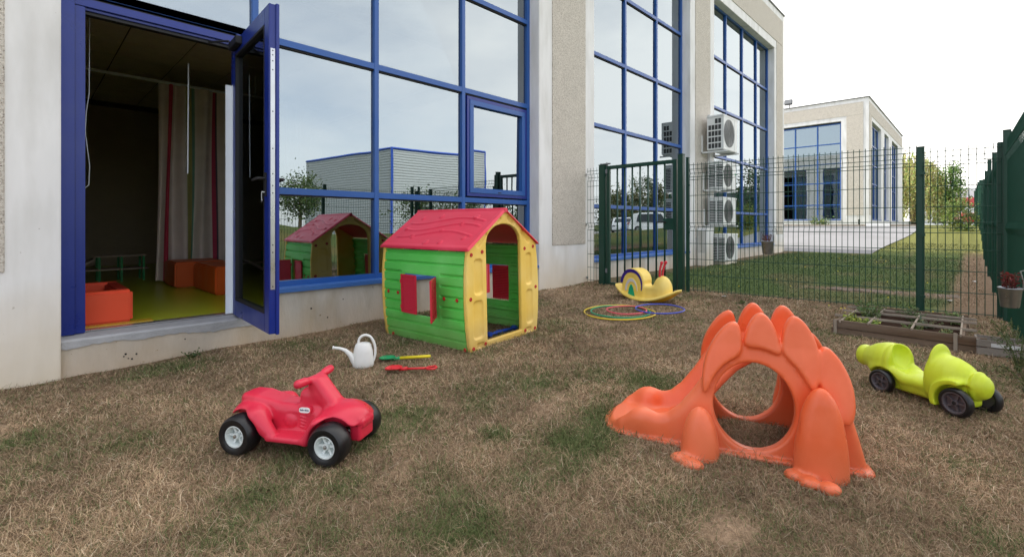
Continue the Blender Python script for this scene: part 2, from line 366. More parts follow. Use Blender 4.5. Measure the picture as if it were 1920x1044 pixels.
ok=y<-.012; tg=(rng.random(len(tx))<np.clip(gfield(tx,ty)*1.1+.05,0,1)); tg=np.repeat(tg,m_)[ok]; x,y,k=x[ok],y[ok],k[ok]
n=len(x); t=rng.random((n,1)); C=np.where(tg[:,None],np.array([.16,.20,.065])*(.5+.7*t),np.array([.52,.37,.23])*(.40+.7*t))
tag(blades('straw_tufts',x,y,0,.02+.04*rng.random(n),np.clip(.0011+.0006*(k-1.3),.0011,.005),.2+.95*rng.random(n),C,mblade),'longer tufts of straw and green grass standing over the turf','grass tufts',kind='stuff')
x,y,k=scatter(420000,5.0,19,1.3)
ok=(x>6.32)&(y<-.25)&(y>-4.3)&(x<20)&~((x>16.4)&(y>-2.15)); x,y,k=x[ok],y[ok],k[ok]
gc=groundcol(x,y); isb=(gc[:,0]>gc[:,1]*1.12); keep=(rng.random(len(x))>.6)|~isb; x,y,k,gc,isb=x[keep],y[keep],k[keep],gc[keep],isb[keep]
n=len(x); t=rng.random((n,1)); C=np.where(isb[:,None],np.array([.42,.30,.19])*(.55+.6*t),gc*(.75+.7*t)+.012)
tag(blades('lawn_grass',x,y,0,.02+.03*rng.random(n),np.clip(.0009*k,.004,.014),.4+.9*rng.random(n),C,mblade),'short green lawn grass growing beyond the mesh fence','grass',kind='stuff')
# ---------------------------------------------------------------- materials
DIRT=srgb(196,170,135)
m_white=mat('painted concrete',srgb(234,233,232),rough=.8,spec=.25,var=.06,vscale=4,bump=.12,bscale=25,col2=srgb(212,210,206),c2scale=3,c2lo=.45,c2hi=.75,stretch=(1.6,1.6,.4),speck=(26,srgb(170,165,158),.74),dirt=(.0,.55,srgb(214,196,165),.75))
m_plinth=mat('plinth concrete',srgb(200,197,191),rough=.85,spec=.2,var=.09,vscale=4,bump=.3,bscale=30,col2=srgb(178,172,160),c2scale=2.5,stretch=(2.5,2.5,.8),speck=(30,srgb(120,110,98),.70),dirt=(-.08,.30,srgb(196,168,132),.7))
m_pebble=mat('pebbledash',srgb(216,209,198),rough=.95,spec=.15,var=.05,bump=1.0,bscale=130,col2=srgb(182,172,160),c2scale=70,c2lo=.5,c2hi=.62,speck=(95,srgb(105,92,80),.62))
m_cement=mat('cement screed',srgb(168,168,170),rough=.9,var=.12,vscale=14,bump=.4,bscale=60)
m_blue=mat('blue aluminium',srgb(32,86,160),rough=.38,spec=.5,var=.05,vscale=4)
m_dblue=mat('dark blue aluminium',srgb(20,44,132),rough=.33,spec=.5,var=.05,vscale=4)
m_flash=mat('sill flashing',srgb(62,108,178),rough=.35,var=.06,vscale=5)
m_rub=mat('black rubber seal',(.01,.01,.012),rough=.6,var=0)
m_dark=mat('dark interior backing',(.035,.03,.025),rough=.9,var=.1)  # near-black colour stands in for the shade inside the rooms
m_glass=glass('window glass'); m_glassd=glass('door glass',refl=.30,tint=(.62,.66,.7),trans=(.72,.76,.76),rip=.02); 
m_steel=mat('brushed steel',srgb(190,192,195),rough=.3,metal=.9,var=.05)
m_grey=mat('grey metal',srgb(120,122,125),rough=.5,var=.08)
# ---------------------------------------------------------------- main building
bld=empty('office_building',(0,0,0),label='long white concrete office with pebbledash panels and tall blue framed mirror windows',cat='building')
ZT=7.36
def P_(n,mt,*b,parent=bld,**k): return part(n,MB().box(*b),mt,parent,**k)
cols=[(-1.03,.27),(4.97,6.27),(9.72,10.97),(15.43,16.40)]
for a,b in cols: P_('column',m_white,a,b,0,.7,-.3,6.16,bevel=.006)
P_('wall',m_white,-12,-1.032,.002,.7,-.3,6.16)  # unseen plain wall, added to keep the sun off the yard
P_('parapet_wall',m_white,-12,16.40,.0005,.7,6.162,ZT,bevel=.006)
for a_,b_ in ((.702,1.3),(6.0,7.3),(12.0,14.0)): P_('end_column',m_white,16.1,16.399,a_,b_,-.3,6.16)
P_('end_wall',m_white,16.1,16.399,.702,14,6.161,ZT-.002); P_('end_wall',m_white,16.1,16.399,1.301,5.999,-.3,.44); P_('end_wall',m_white,16.1,16.399,7.301,11.999,-.3,.44)
P_('back_wall',m_white,-12,16.1,13.8,14,-.3,ZT-.002)
P_('side_wall',m_white,-12,-11.8,.702,13.8,-.3,ZT-.002)
P_('roof',m_grey,-11.8,16.1,.702,13.8,7.1,7.2)
P_('roof_cap',m_grey,-12.02,16.43,-.03,.73,ZT+.001,ZT+.035)
for a,b in [(-.76,.02),(5.244,6.027),(9.955,10.73),(15.62,16.23)]:
    P_('pebbledash_panel',m_pebble,a,b,-.012,.01,.71,6.395,bevel=.004)
P_('pebbledash_panel',m_pebble,-11.9,16.23,-.012,.01,6.40,7.16,bevel=.004)
# plinths under the windows
YF=.17
def plinth(x0,x1,zt,yf=.03): P_('plinth',m_plinth,x0,x1,yf,.6,-.3,zt)
plinth(.27,1.45,.215); plinth(1.45,4.97,.42); plinth(6.27,9.72,.42); plinth(10.97,15.43,.42)
# worn door step: screed with a ragged lower edge
mb=MB(); n=90; xs=[.272+i*(1.50-.272)/n for i in range(n+1)]
rag=[.012+.02*float(vn(np.array(x*9.),np.array(3.)))+.012*float(vn(np.array(x*37.),np.array(5.)))+.05*max(0,float(vn(np.array(x*6.+2),np.array(9.)))-.62) for x in xs]
vs=[];fs=[]
for x,r_ in zip(xs,rag):
    vs+=[(x,.022,.216-r_),(x,.022,.232),(x,.034,.244),(x,YF+.10,.252),(x,.032,.216-r_)]
for i in range(n):
    for j in range(3): fs.append((i*5+j,(i+1)*5+j,(i+1)*5+j+1,i*5+j+1))
    fs.append((i*5+4,(i+1)*5+4,(i+1)*5,i*5))
part('door_step',mb.add(vs,fs),m_cement,bld)
# chips and holes in the plinth under the door
for (x,z,r_) in [(.60,.095,.007),(.635,.055,.006),(.66,.085,.006),(.59,.08,.005),(.615,.062,.004),(.95,.14,.005),(1.9,.25,.008),(2.2,.3,.006),(2.05,.15,.007)]:
    part('chip',MB().lathe([(0,.0),(r_,.001),(r_*.8,.0015)],9,Matrix.Translation((x,.0285,z))@Matrix.Rotation(R(90),4,'X')),m_rub if r_<.01 else m_white,bld)
random.seed(3)
def window(x0,x1,mull,rows,label=None,skip=(),wm=.052):
    fr=MB().box(x0,x0+.055,YF,.27,rows[0],rows[-1]).box(x1-.055,x1,YF,.27,rows[0],rows[-1]).box(x0+.055,x1-.055,YF,.27,rows[-1]-.06,rows[-1])
    wn=part('window',fr,m_blue,bld)
    xs=[x0+.025]+mull+[x1-.025]
    for m_ in mull:
        z0=rows[0] if (m_,'up') not in skip else 2.64
        part('mullion',MB().box(m_-wm/2,m_+wm/2,YF-.006,.28,z0,rows[-1]-.06),m_blue,wn,bevel=.003)
    for i,z in enumerate(rows[:-1]):
        for j in range(len(xs)-1):
            if (j,i) in skip: continue
            a=xs[j]+(wm/2 if j else .03); b=xs[j+1]-(wm/2 if j<len(xs)-2 else .03)
            h=.058
            part('transom',MB().box(a,b,YF-.004,.27,(z-h if i else z),(z if i else z+.056)),m_blue,wn)
            if i: part('seal',MB().box(a,b,YF+.012,.25,z-h-.014,z-h-.001),m_rub,wn)
    for j in range(len(xs)-1):
        for i in range(len(rows)-1):
            if (j,i,'pane') in skip: continue
            a=xs[j]+.025; b=xs[j+1]-.025; z0=rows[i]+.0; z1=rows[i+1]-.05
            t1,t2=random.uniform(-1,1)*R(.12),random.uniform(-1,1)*R(.12)
            cx,cz=(a+b)/2,(z0+z1)/2
            M=Matrix.Translation((cx,.205,cz))@Matrix.Rotation(t1,4,'X')@Matrix.Rotation(t2,4,'Z')
            part('pane',MB().box(a-cx,b-cx,-.004,.004,z0-cz,z1-cz,M),m_glass,wn)
    return wn
ROWS=[.443,1.327,2.642,3.79,4.975,6.175]
w1=window(.27,4.97,[1.482,2.629,3.786],ROWS,skip={(0,0),(0,1),(0,0,'pane'),(0,1,'pane'),(3,1,'pane'),(1.482,'up')})
w2=window(6.27,9.72,[7.47,8.61],ROWS); w3=window(10.97,15.43,[12.15,13.30,14.40],ROWS)
for wn,a,b in ((w1,1.46,4.97),(w2,6.27,9.72),(w3,10.97,15.43)):
    part('sill',MB().box(a,b,.035,YF,.447,.452).box(a,b,.0,.034,.415,.452).box(a,b,.036,YF-.002,.425,.446),m_flash,wn,bevel=.002)
# bird spikes on the transoms
mb=MB()
for (a,b,z) in ((.35,1.44,2.643),(1.53,2.59,2.643),(2.67,3.74,2.643),(3.83,4.9,2.643)):
    x=a
    while x<b:
        y=YF+.02+random.uniform(0,.02); dx=random.uniform(-.006,.006)
        mb.add([(x-.0007,y,z),(x+.0007,y,z),(x+dx,y-.012,z+.035+random.uniform(-.008,.006))],[(0,1,2)]); x+=.018
part('bird_spikes',mb,m_grey,w1)
# opening casement in bay one
cs=empty('opening_window',(0,0,0)); cs.parent=bld
fr=MB(); a,b,c,d_=3.835,4.90,1.345,2.555
def ringbox(mb,a,b,c,d_,t,y0,y1): mb.box(a,b,y0,y1,c,c+t).box(a,b,y0,y1,d_-t,d_).box(a,a+t,y0,y1,c+t,d_-t).box(b-t,b,y0,y1,c+t,d_-t); return mb
part('casement_frame',ringbox(MB(),a,b,c,d_,.04,YF-.01,.26),m_dblue,cs,bevel=.002)
part('sash',ringbox(MB(),a+.041,b-.041,c+.041,d_-.041,.062,YF-.018,.25),m_blue,cs,bevel=.003)
part('pane',MB().box(a+.10,b-.10,.205,.212,c+.10,d_-.10,Matrix.Translation((4.37,.2,1.95))@Matrix.Rotation(R(.5),4,'X')@Matrix.Translation((-4.37,-.2,-1.95))),m_glass,cs)
part('latch',MB().box(4.35,4.40,YF-.024,YF-.019,c+.055,c+.065),m_rub,cs)
# door frame
df=empty('door_frame',(0,0,0)); df.parent=bld
part('jamb',MB().box(.272,.345,YF-.02,.30,.253,2.58).box(.345,.399,YF,.28,.253,2.50),m_dblue,df,bevel=.003)
part('jamb',MB().box(1.335,1.50,YF-.01,.30,.253,2.58),m_dblue,df,bevel=.003)
part('head',MB().box(.346,1.334,YF,.28,2.505,2.56).box(.40,1.334,YF+.02,.27,2.485,2.504),m_dblue,df,bevel=.002)
part('transom',MB().box(.346,1.449,YF-.004,.28,2.585,2.642),m_blue,df)
part('seal',MB().box(.40,1.334,YF+.035,.26,2.462,2.484).box(.346,1.449,YF+.012,.26,2.562,2.584),m_rub,df)
part('threshold',MB().box(.36,1.34,YF+.04,.30,.2535,.262),m_steel,df)
m_guard=mat('white plastic guard',srgb(232,238,246),rough=.4,var=.03)
part('finger_guard',MB().box(1.275,1.333,YF+.06,YF+.075,.262,2.16).box(1.318,1.334,YF-.02,YF+.059,.262,2.16),m_guard,df)
# open door leaf, hinge at (1.335,.15)
dl=empty('door',(1.335,.148,.262)); dl.parent=bld; dl.rotation_euler=(0,0,R(-93.2))
Wd,Hd,T=.985,2.225,.06      # local: x along the leaf, y thickness
part('stile',MB().box(0,.085,-T/2,T/2,0,Hd),m_dblue,dl,bevel=.003)
part('stile',MB().box(Wd-.10,Wd,-T/2,T/2,0,Hd).box(Wd-.02,Wd+.012,.012,T/2+.004,-.006,Hd+.006),m_dblue,dl,bevel=.003)
part('rail',MB().box(.0855,Wd-.1005,-T/2,T/2,0,.125),m_dblue,dl,bevel=.003)
part('rail',MB().box(.0855,Wd-.1005,-T/2,T/2,Hd-.115,Hd),m_dblue,dl,bevel=.003)
part('seal',ringbox(MB(),.086,Wd-.101,.126,Hd-.116,.014,-T/2-.002,T/2+.002),m_rub,dl)
part('pane',MB().box(.09,Wd-.105,-.006,.006,.13,Hd-.12),m_glassd,dl)
lp=part('lock_plate',MB().box(Wd+.0005,Wd+.003,-.020,.008,.30,Hd-.30),m_steel,dl)
for z in (.32,.55,.60,.95,1.0,1.08,1.25,1.5,1.78,1.84,1.88,1.91): part('screw_hole',MB().lathe([(0,.0002),(.004,.0002),(.0045,0)],8,Matrix.Translation((Wd+.0033,-.006,z))@Matrix.Rotation(R(90),4,'Y')),m_rub,lp)
hd=MB()
for s in(-1,1):
    hd.box(Wd-.07,Wd-.045,min(s*.031,s*.040),max(s*.031,s*.040),.93,1.09)
    hd.tube([(Wd-.057,s*.03,1.05),(Wd-.057,s*.075,1.05),(Wd-.07,s*.085,1.05),(Wd-.17,s*.085,1.045)],.010,8)
part('handle',hd,m_rub,dl,smooth=True)
part('key',MB().box(Wd-.063,Wd-.052,-.062,-.059,.90,.955).lathe([(0,0),(.013,0),(.013,.003),(0,.003)],12,Matrix.Translation((Wd-.057,-.058,.90))@Matrix.Rotation(R(90),4,'X')).box(Wd-.06,Wd-.054,-.06,-.03,.955,.962),m_steel,dl)
cl=MB().box(.06,.30,-T/2-.045,-T/2-.001,Hd-.085,Hd-.025)
part('door_closer',cl,m_rub,dl,bevel=.004)
part('closer_arm',MB().tube([(.10,-T/2-.05,Hd-.02),(-.10,-T/2-.20,Hd-.012),(-.04,-.45,Hd-.02)],.008,6),m_rub,dl)
# slabs added behind bays two and three, near black in place of unlit rooms
P_('dark_backing',m_dark,5.2,5.4,.71,4,0,7.05); P_('dark_backing',m_dark,5.4,15.9,2.0,2.2,0,7.05); P_('dark_backing',m_dark,5.41,15.9,.71,1.99,.1,.2)
P_('dark_lid',m_dark,-1,5.19,.71,6.9,3.2,3.25)  # added dark lid closing off the space above the play room
P_('dark_lid',m_dark,-1,5.19,.30,.70,3.2,3.25)
# ---------------------------------------------------------------- play room inside
m_lino=mat('green lino',srgb(178,186,40),rough=.28,spec=.5,var=0)
tag(part('room_floor',MB().box(-1,5.18,.301,6.9,.2,.262),m_lino),kind='structure')
tag(part('yellow_floor_mat',MB().box(.36,.80,.302,.42,.2625,.2665),mat('ochre lino',srgb(205,165,50),rough=.3,var=.04)),'ochre yellow floor strip just inside the open door','floor strip')
m_room=mat('room wall',srgb(190,175,150),rough=.9,var=.05)
tag(part('room_wall',MB().box(-1.2,-1.0,.701,7,.2,3.2),m_room),kind='structure'); tag(part('room_wall',MB().box(-1,5.19,6.9,7.1,.2,3.2),m_room),kind='structure')
tag(part('room_wall',MB().box(5.05,5.19,.71,6.9,.265,3.2),m_room),kind='structure')
ceil=tag(part('room_ceiling',MB().box(-1,5.04,.32,6.89,3.10,3.19),mat('ceiling grid',srgb(90,84,75),rough=.8,var=0)),kind='structure')
m_tile=mat('ceiling tile',srgb(225,215,200),rough=.95,var=.06,speck=(120,srgb(110,100,90),.66))
tm=MB().box(-.293,.293,-.293,.293,-.012,0).mesh('ceiling_tile',m_tile)
for i in range(9):
    for j in range(10):
        obj('ceiling_tile',tm,ceil,(-.6+i*.6,.65+j*.6,3.098))
def thing1(name,mb,mt,label,cat,group=None,loc=None,smooth=False,bevel=0,rz=0):
    o=part(name,mb,mt,None,smooth,bevel)
    if loc: o.location=loc
    if rz: o.rotation_euler=(0,0,rz)
    return tag(o,label,cat,group)
thing1('smoke_detector',MB().lathe([(0,-.04),(.045,-.035),(.05,0)],16),m_guard,'small round white detector on the play room ceiling','detector',loc=(1.15,1.9,3.085),smooth=True)
thing1('curtain_rod',MB().tube([(-.2,3.14,2.80),(3.4,3.14,2.80)],.018,8).tube([(.6,3.14,2.80),(.6,3.14,3.085)],.01,6),m_guard,'pale rod carrying the striped curtain under the ceiling','curtain rod',smooth=True)
# curtain
nx_=260; nzz=14; vs=[];fs=[];cc=[]
stripes=[(.05,.075,(200,70,90)),(.16,.19,(190,185,120)),(.19,.205,(120,160,140)),(.33,.35,(185,70,95)),(.35,.355,(90,80,90)),(.5,.52,(205,90,110)),(.62,.66,(190,180,110)),(.66,.675,(110,160,150)),(.8,.82,(190,80,100)),(.92,.94,(190,140,90))]
for i in range(nx_+1):
    s=i/nx_; xx=1.29+s*1.9; 
    for j in range(nzz+1):
        zt=j/nzz; amp=.055*(.7+.5*zt)
        yy=3.14+amp*math.sin(s*60+2*math.sin(s*9))+.02*math.sin(s*23+zt*2)
        vs.append((xx+.02*math.sin(s*31+zt*3)-.03*zt*(1-s),yy,2.79-zt*2.50))
        p=s
        c=next((c for a,b,c in stripes if a<=p<b),(228,214,204)); cc.append(srgb(*c))
F_=[(i*(nzz+1)+j,(i+1)*(nzz+1)+j,(i+1)*(nzz+1)+j+1,i*(nzz+1)+j+1) for i in range(nx_) for j in range(nzz)]
cm=npmesh('curtain',np.array(vs),np.array(F_),mat('curtain cloth',(1,1,1),rough=.95,spec=.1,attr='col',var=.08),smooth=True); setcol(cm,'col',np.array(cc))
tag(obj('curtain',cm),'long cream curtain with red, green and yellow stripes inside the doorway','curtain')
m_ob=mat('orange vinyl',srgb(214,92,28),rough=.42,var=.06,bump=.15,bscale=12); m_orr=mat('red orange vinyl',srgb(232,78,38),rough=.40,var=.06,bump=.3,bscale=7); m_rv=mat('dark red vinyl',srgb(150,38,22),rough=.4,var=.06)
def softbox(name,b,mt,label,cat='foam block',group=None):
    mb=MB().box(*b); o=part(name,mb,mt,None,True,.018); return tag(o,label,cat,group)
softbox('foam_block',(1.49,1.95,1.41,2.32,.264,.56),m_ob,'orange foam block nearest the door leaf below the curtain','foam block','orange foam blocks')
softbox('foam_block',(1.33,1.85,2.42,3.02,.264,.56),m_ob,'orange foam block standing farther back against the curtain edge','foam block','orange foam blocks')
softbox('foam_block',(-.5,.35,1.25,1.62,.264,.50),m_ob,'orange foam block behind the open ball pit box','foam block','orange foam blocks')
pit=empty('ball_pit_box',(0,0,0),label='red orange padded play box with open top just inside the doorway',cat='padded box')
part('front_panel',MB().box(-.5,.685,.37,.47,.264,.505),m_orr,pit,True,.018)
part('side_panel',MB().box(.585,.685,.472,1.10,.264,.505),m_rv,pit,True,.018)
part('back_panel',MB().box(-.5,.685,1.102,1.20,.264,.505),m_orr,pit,True,.018)
part('floor_pad',MB().box(-.5,.584,.472,1.10,.264,.32),m_rv,pit)
sh=empty('toy_garage',(.78,3.9,.262),label='low toy shelf with green legs and pale ramp inside the dark room',cat='toy')
m_tg=mat('green plastic leg',srgb(40,150,80),rough=.5,var=.05)
for x_ in(-.45,0,.22,.45):
    for y_ in(-.15,.15): part('leg',MB().box(x_-.012,x_+.012,y_-.012,y_+.012,0,.32),m_tg,sh)
part('shelf',MB().box(-.5,.5,-.17,.17,.15,.165).box(-.05,.5,-.17,.17,.321,.335),mat('pale board',srgb(190,170,150),rough=.6,var=.05),sh)
part('ramp',MB().prism([(-.5,.02),(-.05,.30),(-.05,.28),(-.46,.0)],-.14,.14),mat('pale board',srgb(190,170,150)),sh)
cord=MB().tube([(.455,.62,2.6),(.452,.62,2.0),(.435,.62,1.85),(.43,.62,1.7),(.455,.62,1.45),(.45,.62,1.3),(.43,.62,1.28)],.0025,5)
thing1('blind_cord',cord,m_guard,'thin white cord hanging behind the left door jamb','cord')
thing1('hanging_rod',MB().tube([(1.12,.75,2.42),(1.115,.75,1.45)],.005,5),m_guard,'thin pale rod hanging in front of the curtain','rod')
# ---------------------------------------------------------------- fences
m_fence=mat('green powder coat',srgb(10,60,46),rough=.42,spec=.5,var=.08)
m_wire=mat('green wire',srgb(12,66,50),rough=.45,spec=.4,var=0)
def wire_panel(name,L,z0,z1,parent,loc,rz,rows,folds,step=.05,side=1,r=.0031,spike=.025,bulge=.032):
    """runs along local x from 0 to L; folds bulge towards local y*side"""
    mb=MB()
    def off(z):
        for f in folds:
            if abs(z-f)<.05: return bulge*side*(1-abs(z-f)/.05)
        return 0
    zs=[z0]+sorted(sum([[f-.05,f,f+.05] for f in folds],[]))+[z1+spike]
    zs=[z for z in zs if z0<=z<=z1+spike]
    if zs[0]!=z0: zs=[z0]+zs
    n=int(L/step)
    for i in range(n+1):
        x=L*i/n; mb.tube([(x,off(z),z) for z in zs],r,4,caps=False)
    for z in rows+sorted(sum([[f-.05,f,f+.05] for f in folds],[])):
        if z0<=z<=z1: y=off(z); mb.tube([(0,y-side*.004,z),(L,y-side*.004,z)],r*1.1,4,caps=False)
    o=part(name,mb,m_wire,parent); o.location=loc; o.rotation_euler=(0,0,rz); return o
ROWF=[.17,.36,.56,.76,1.17,1.37,1.57,1.76]
def post(parent,x,y,z0,z1,sx=.06,sy=.06,holes=False):
    mb=MB().box(x-sx/2,x+sx/2,y-sy/2,y+sy/2,z0,z1)
    mb.box(x-sx/2-.003,x+sx/2+.003,y-sy/2-.003,y+sy/2+.003,z1,z1+.012)
    return part('post',mb,m_fence,parent,bevel=.004)
ff=empty('mesh_fence',(6.05,0,0),label='green welded mesh fence crossing the yard behind the raised bed',cat='fence')
FX=6.05
def fx(y): return .0+.085*(-y-1.45)   # runs very slightly outwards
post(ff,fx(-1.58),-1.578,.1,1.85,.04,.035)
post(ff,fx(-3.84)+.03,-3.84,.1,1.755,.055,.06)
for a,b in ((-1.60,-3.81),(-3.86,-4.40)):
    rz=math.atan2(b-a,fx(b)-fx(a)); wire_panel('mesh_panel',math.hypot(b-a,fx(b)-fx(a)),.15,1.76 if a>-3 else 1.72,ff,(fx(a),a,0),rz,ROWF,[.97,1.655],side=1)
    for z in (.3,.9,1.5): part('clip',MB().box(fx(a)-.035,fx(a)-.028,a-.02,a+.02,z-.012,z+.012),m_fence,ff)
fw=empty('mesh_fence',(FX,0,0),label='narrow strip of green mesh between the white column and the gate post',cat='fence')
wire_panel('mesh_panel',.22,.14,1.82,fw,(0,-.03,0),R(-90),[.17,.36,.56,.76,1.17,1.37,1.57,1.80],[.97,1.70])
for z in(.2,1.0,1.75): part('wall_clip',MB().box(-.02,.02,-.03,-.012,z-.02,z+.02),m_steel,fw)
gt=empty('garden_gate',(FX,0,0),label='dark green steel gate with vertical bars beside the white column',cat='gate')
part('post',MB().box(-.05,.05,-.36,-.26,.05,1.86).box(-.055,.055,-.365,-.255,1.86,1.875),m_fence,gt,bevel=.005)
part('post',MB().box(-.04,.04,-1.53,-1.465,.05,1.90).box(-.045,.045,-1.535,-1.46,1.90,1.912),m_fence,gt,bevel=.005)
lf=part('leaf_frame',MB().box(-.022,.022,-.425,-.375,.12,1.85).box(-.022,.022,-1.44,-1.39,.12,1.85).box(-.022,.022,-1.389,-.426,1.80,1.85).box(-.022,.022,-1.389,-.426,.12,.165),m_fence,gt,bevel=.004)
br=MB().tube([(0,0,.166),(0,0,1.799)],.0125,8).mesh('bar',m_fence,'all')
for i in range(7): obj('bar',br,gt,(0,-.425-(i+1)*.964/8,0))
part('hinge',MB().box(-.03,.03,-.39,-.33,1.74,1.80).tube([(0,-.37,1.70),(0,-.37,1.90)],.014,8).tube([(-.02,-.27,1.88),(-.02,-.44,1.88)],.012,8),m_grey,gt)
part('hinge',MB().box(-.03,.03,-.39,-.33,.30,.36),m_grey,gt)
lk=part('lock_box',MB().box(-.03,.03,-1.40,-1.26,.93,1.08),m_fence,gt,bevel=.004)
part('handle',MB().tube([(-.03,-1.30,1.03),(-.07,-1.30,1.03),(-.075,-1.18,1.03)],.008,8),m_rub,lk)
# side fence, seen almost edge on
sf=empty('side_fence',(6.2,-4.4,0),label='long green mesh fence running away beside the hanging oval planter',cat='fence')
pl=[(-3.2,-4.76),(-.7,-4.665),(1.8,-4.57),(4.2,-4.475),(6.22,-4.43),(8.7,-4.40),(11.2,-4.385),(13.7,-4.375),(16.2,-4.37),(18.7,-4.365),(21.2,-4.36),(23.7,-4.35),(26.2,-4.32),(28.7,-4.28),(31.2,-4.24),(33.7,-4.20),(36.2,-4.15)]
for i,(x,y) in enumerate(pl):
    z=Hs(x,y); post(sf,x-6.2,y+4.4,z-.1,z+1.70+(.06 if i>4 else 0)+ (.15 if x>10 else 0),.06,.05)
for i,((xa,ya),(xb,yb)) in enumerate(zip(pl[:-1],pl[1:])):
    z=(Hs(xa,ya)+Hs(xb,yb))/2; rz=math.atan2(yb-ya,xb-xa); top=1.62+(.12 if xa>10 else 0)
    wire_panel('mesh_panel',math.hypot(xb-xa,yb-ya)-.05,.04,top,sf,(xa-6.2+.025,ya+4.4,z),rz,[.06,.26,.46,.66,1.06,1.26,top-.01],[.86,top-.12],side=1,r=.0026,bulge=.016)
# corner post pair where the fences meet
part('post',MB().box(.0,.07,-.02,.05,.1,1.75).box(.085,.13,-.045,.0,.05,1.86),m_fence,ff,bevel=.004).location=(fx(-4.4),-4.42,0)
# ---------------------------------------------------------------- far building
fb=empty('far_office_building',(33.9,.2,0),label='white office building far across the car park with a corner column and blue windows',cat='building')
ZB=8.3; b0=.85
P_('wall',m_white,0,30,.0,.4,b0-.6,b0+.45,parent=fb) # plinth side
P_('side_wall',m_white,0,1.25,.001,.5,b0+.45,ZB,parent=fb); 
segs=[(5.0,6.5),(8.7,10.4),(14.2,17.2)]
for a,b in segs: P_('column',m_white,a,b,.001,.5,b0+.451,ZB-1.2,parent=fb)
P_('parapet_wall',m_white,1.25,17.2,.0015,.5,ZB-1.19,ZB,parent=fb)
P_('front_column',m_white,.001,.5,.501,1.32,b0-.6,ZB-1.19,parent=fb)
P_('front_parapet',m_white,.001,.5,.501,16,ZB-1.189,ZB,parent=fb)
P_('front_plinth',m_white,.002,.5,1.321,16,b0-.6,b0+.46,parent=fb)
P_('front_column',m_white,.001,.5,6.9,8.2,b0+.461,ZB-1.19,parent=fb)
for (a,b,c,d_) in [(.18,.95,b0+.7,ZB-.95)]: P_('pebbledash_panel',m_pebble,a,b,-.02,.01,c,d_,parent=fb)
P_('pebbledash_panel',m_pebble,.18,16.9,-.02,.01,ZB-.94,ZB-.22,parent=fb)
P_('pebbledash_panel',m_pebble,-.02,.003,.25,1.05,b0+.7,ZB-.95,parent=fb)
P_('pebbledash_panel',m_pebble,-.02,.003,.25,15.9,ZB-.94,ZB-.22,parent=fb)
P_('roof_cap',m_grey,-.06,17.3,-.06,16.1,ZB,ZB+.05,parent=fb)
P_('back_wall',m_white,.5,17.2,15.5,15.99,b0-.6,ZB-.01,parent=fb); P_('end_wall',m_white,16.7,17.19,.51,15.49,b0-.6,ZB-.01,parent=fb)
P_('dark_backing',m_dark,3.2,3.4,3.5,15.4,b0,ZB-.3,parent=fb); P_('dark_backing',m_dark,.51,16.6,3.2,3.4,b0,ZB-.3,parent=fb)  # added dark slabs in place of unlit rooms behind the far glass
m_glf=glass('far glass',refl=.5,tint=(.56,.63,.67),trans=(.4,.45,.45),rip=.12,rs=.9)
def farwin(axis,a,b,mull,rows,parent,flip=None):
    if axis=='x': B=lambda mb,u0,u1,v0,v1,z0,z1: mb.box(u0,u1,v0,v1,z0,z1)
    elif flip: B=lambda mb,u0,u1,v0,v1,z0,z1: mb.box(flip-v1,flip-v0,u0,u1,z0,z1)
    else: B=lambda mb,u0,u1,v0,v1,z0,z1: mb.box(v0,v1,u0,u1,z0,z1)
    fr=MB(); B(fr,a,a+.06,.17,.27,rows[0],rows[-1]); B(fr,b-.06,b,.17,.27,rows[0],rows[-1]); B(fr,a+.06,b-.06,.17,.27,rows[-1]-.06,rows[-1]); B(fr,a-.02,b+.02,-.02,.168,rows[0]-.05,rows[0])
    wn=part('window',fr,m_blue,parent)
    for m_ in mull: part('mullion',B(MB(),m_-.035,m_+.035,.16,.27,rows[0],rows[-1]-.061),m_blue,wn)
    xs=[a]+mull+[b]
    for z in rows[:-1]:
        for j in range(len(xs)-1): part('transom',B(MB(),xs[j]+.036 if j else a+.061,xs[j+1]-.036 if j<len(xs)-2 else b-.061,.165,.26,z-.03,z+.03),m_blue,wn)
    for j in range(len(xs)-1):
        for i in range(len(rows)-1): part('pane',B(MB(),xs[j]+.03,xs[j+1]-.03,.21,.22,rows[i]+.02,rows[i+1]-.02),m_glf,wn)
RB=[b0+z for z in ROWS]
farwin('y',1.34,6.88,[2.55,3.75,4.95],RB,fb); farwin('y',8.22,12.5,[9.4,10.6,11.6],RB,fb)
farwin('x',1.30,4.98,[2.3,3.4],RB,fb); farwin('x',6.52,8.68,[7.6],RB+[ZB-.4],fb); farwin('x',10.42,14.18,[11.6,12.8],RB,fb)
farwin('y',1.31,5.99,[2.48,3.65,4.82],ROWS,bld,16.4); farwin('y',7.31,11.99,[8.48,9.65,10.82],ROWS,bld,16.4)
fl=empty('floodlight',(33.9,2.8,ZB),label='small grey floodlight on the roof edge of the far building',cat='floodlight')
part('stand',MB().tube([(0.3,1.5,0),(.2,1.5,.35)],.03,6),m_grey,fl)
part('lamp_head',MB().box(-.12,.12,1.3,1.75,.28,.6,Matrix.Rotation(R(15),4,'Y')),m_grey,fl,bevel=.03)
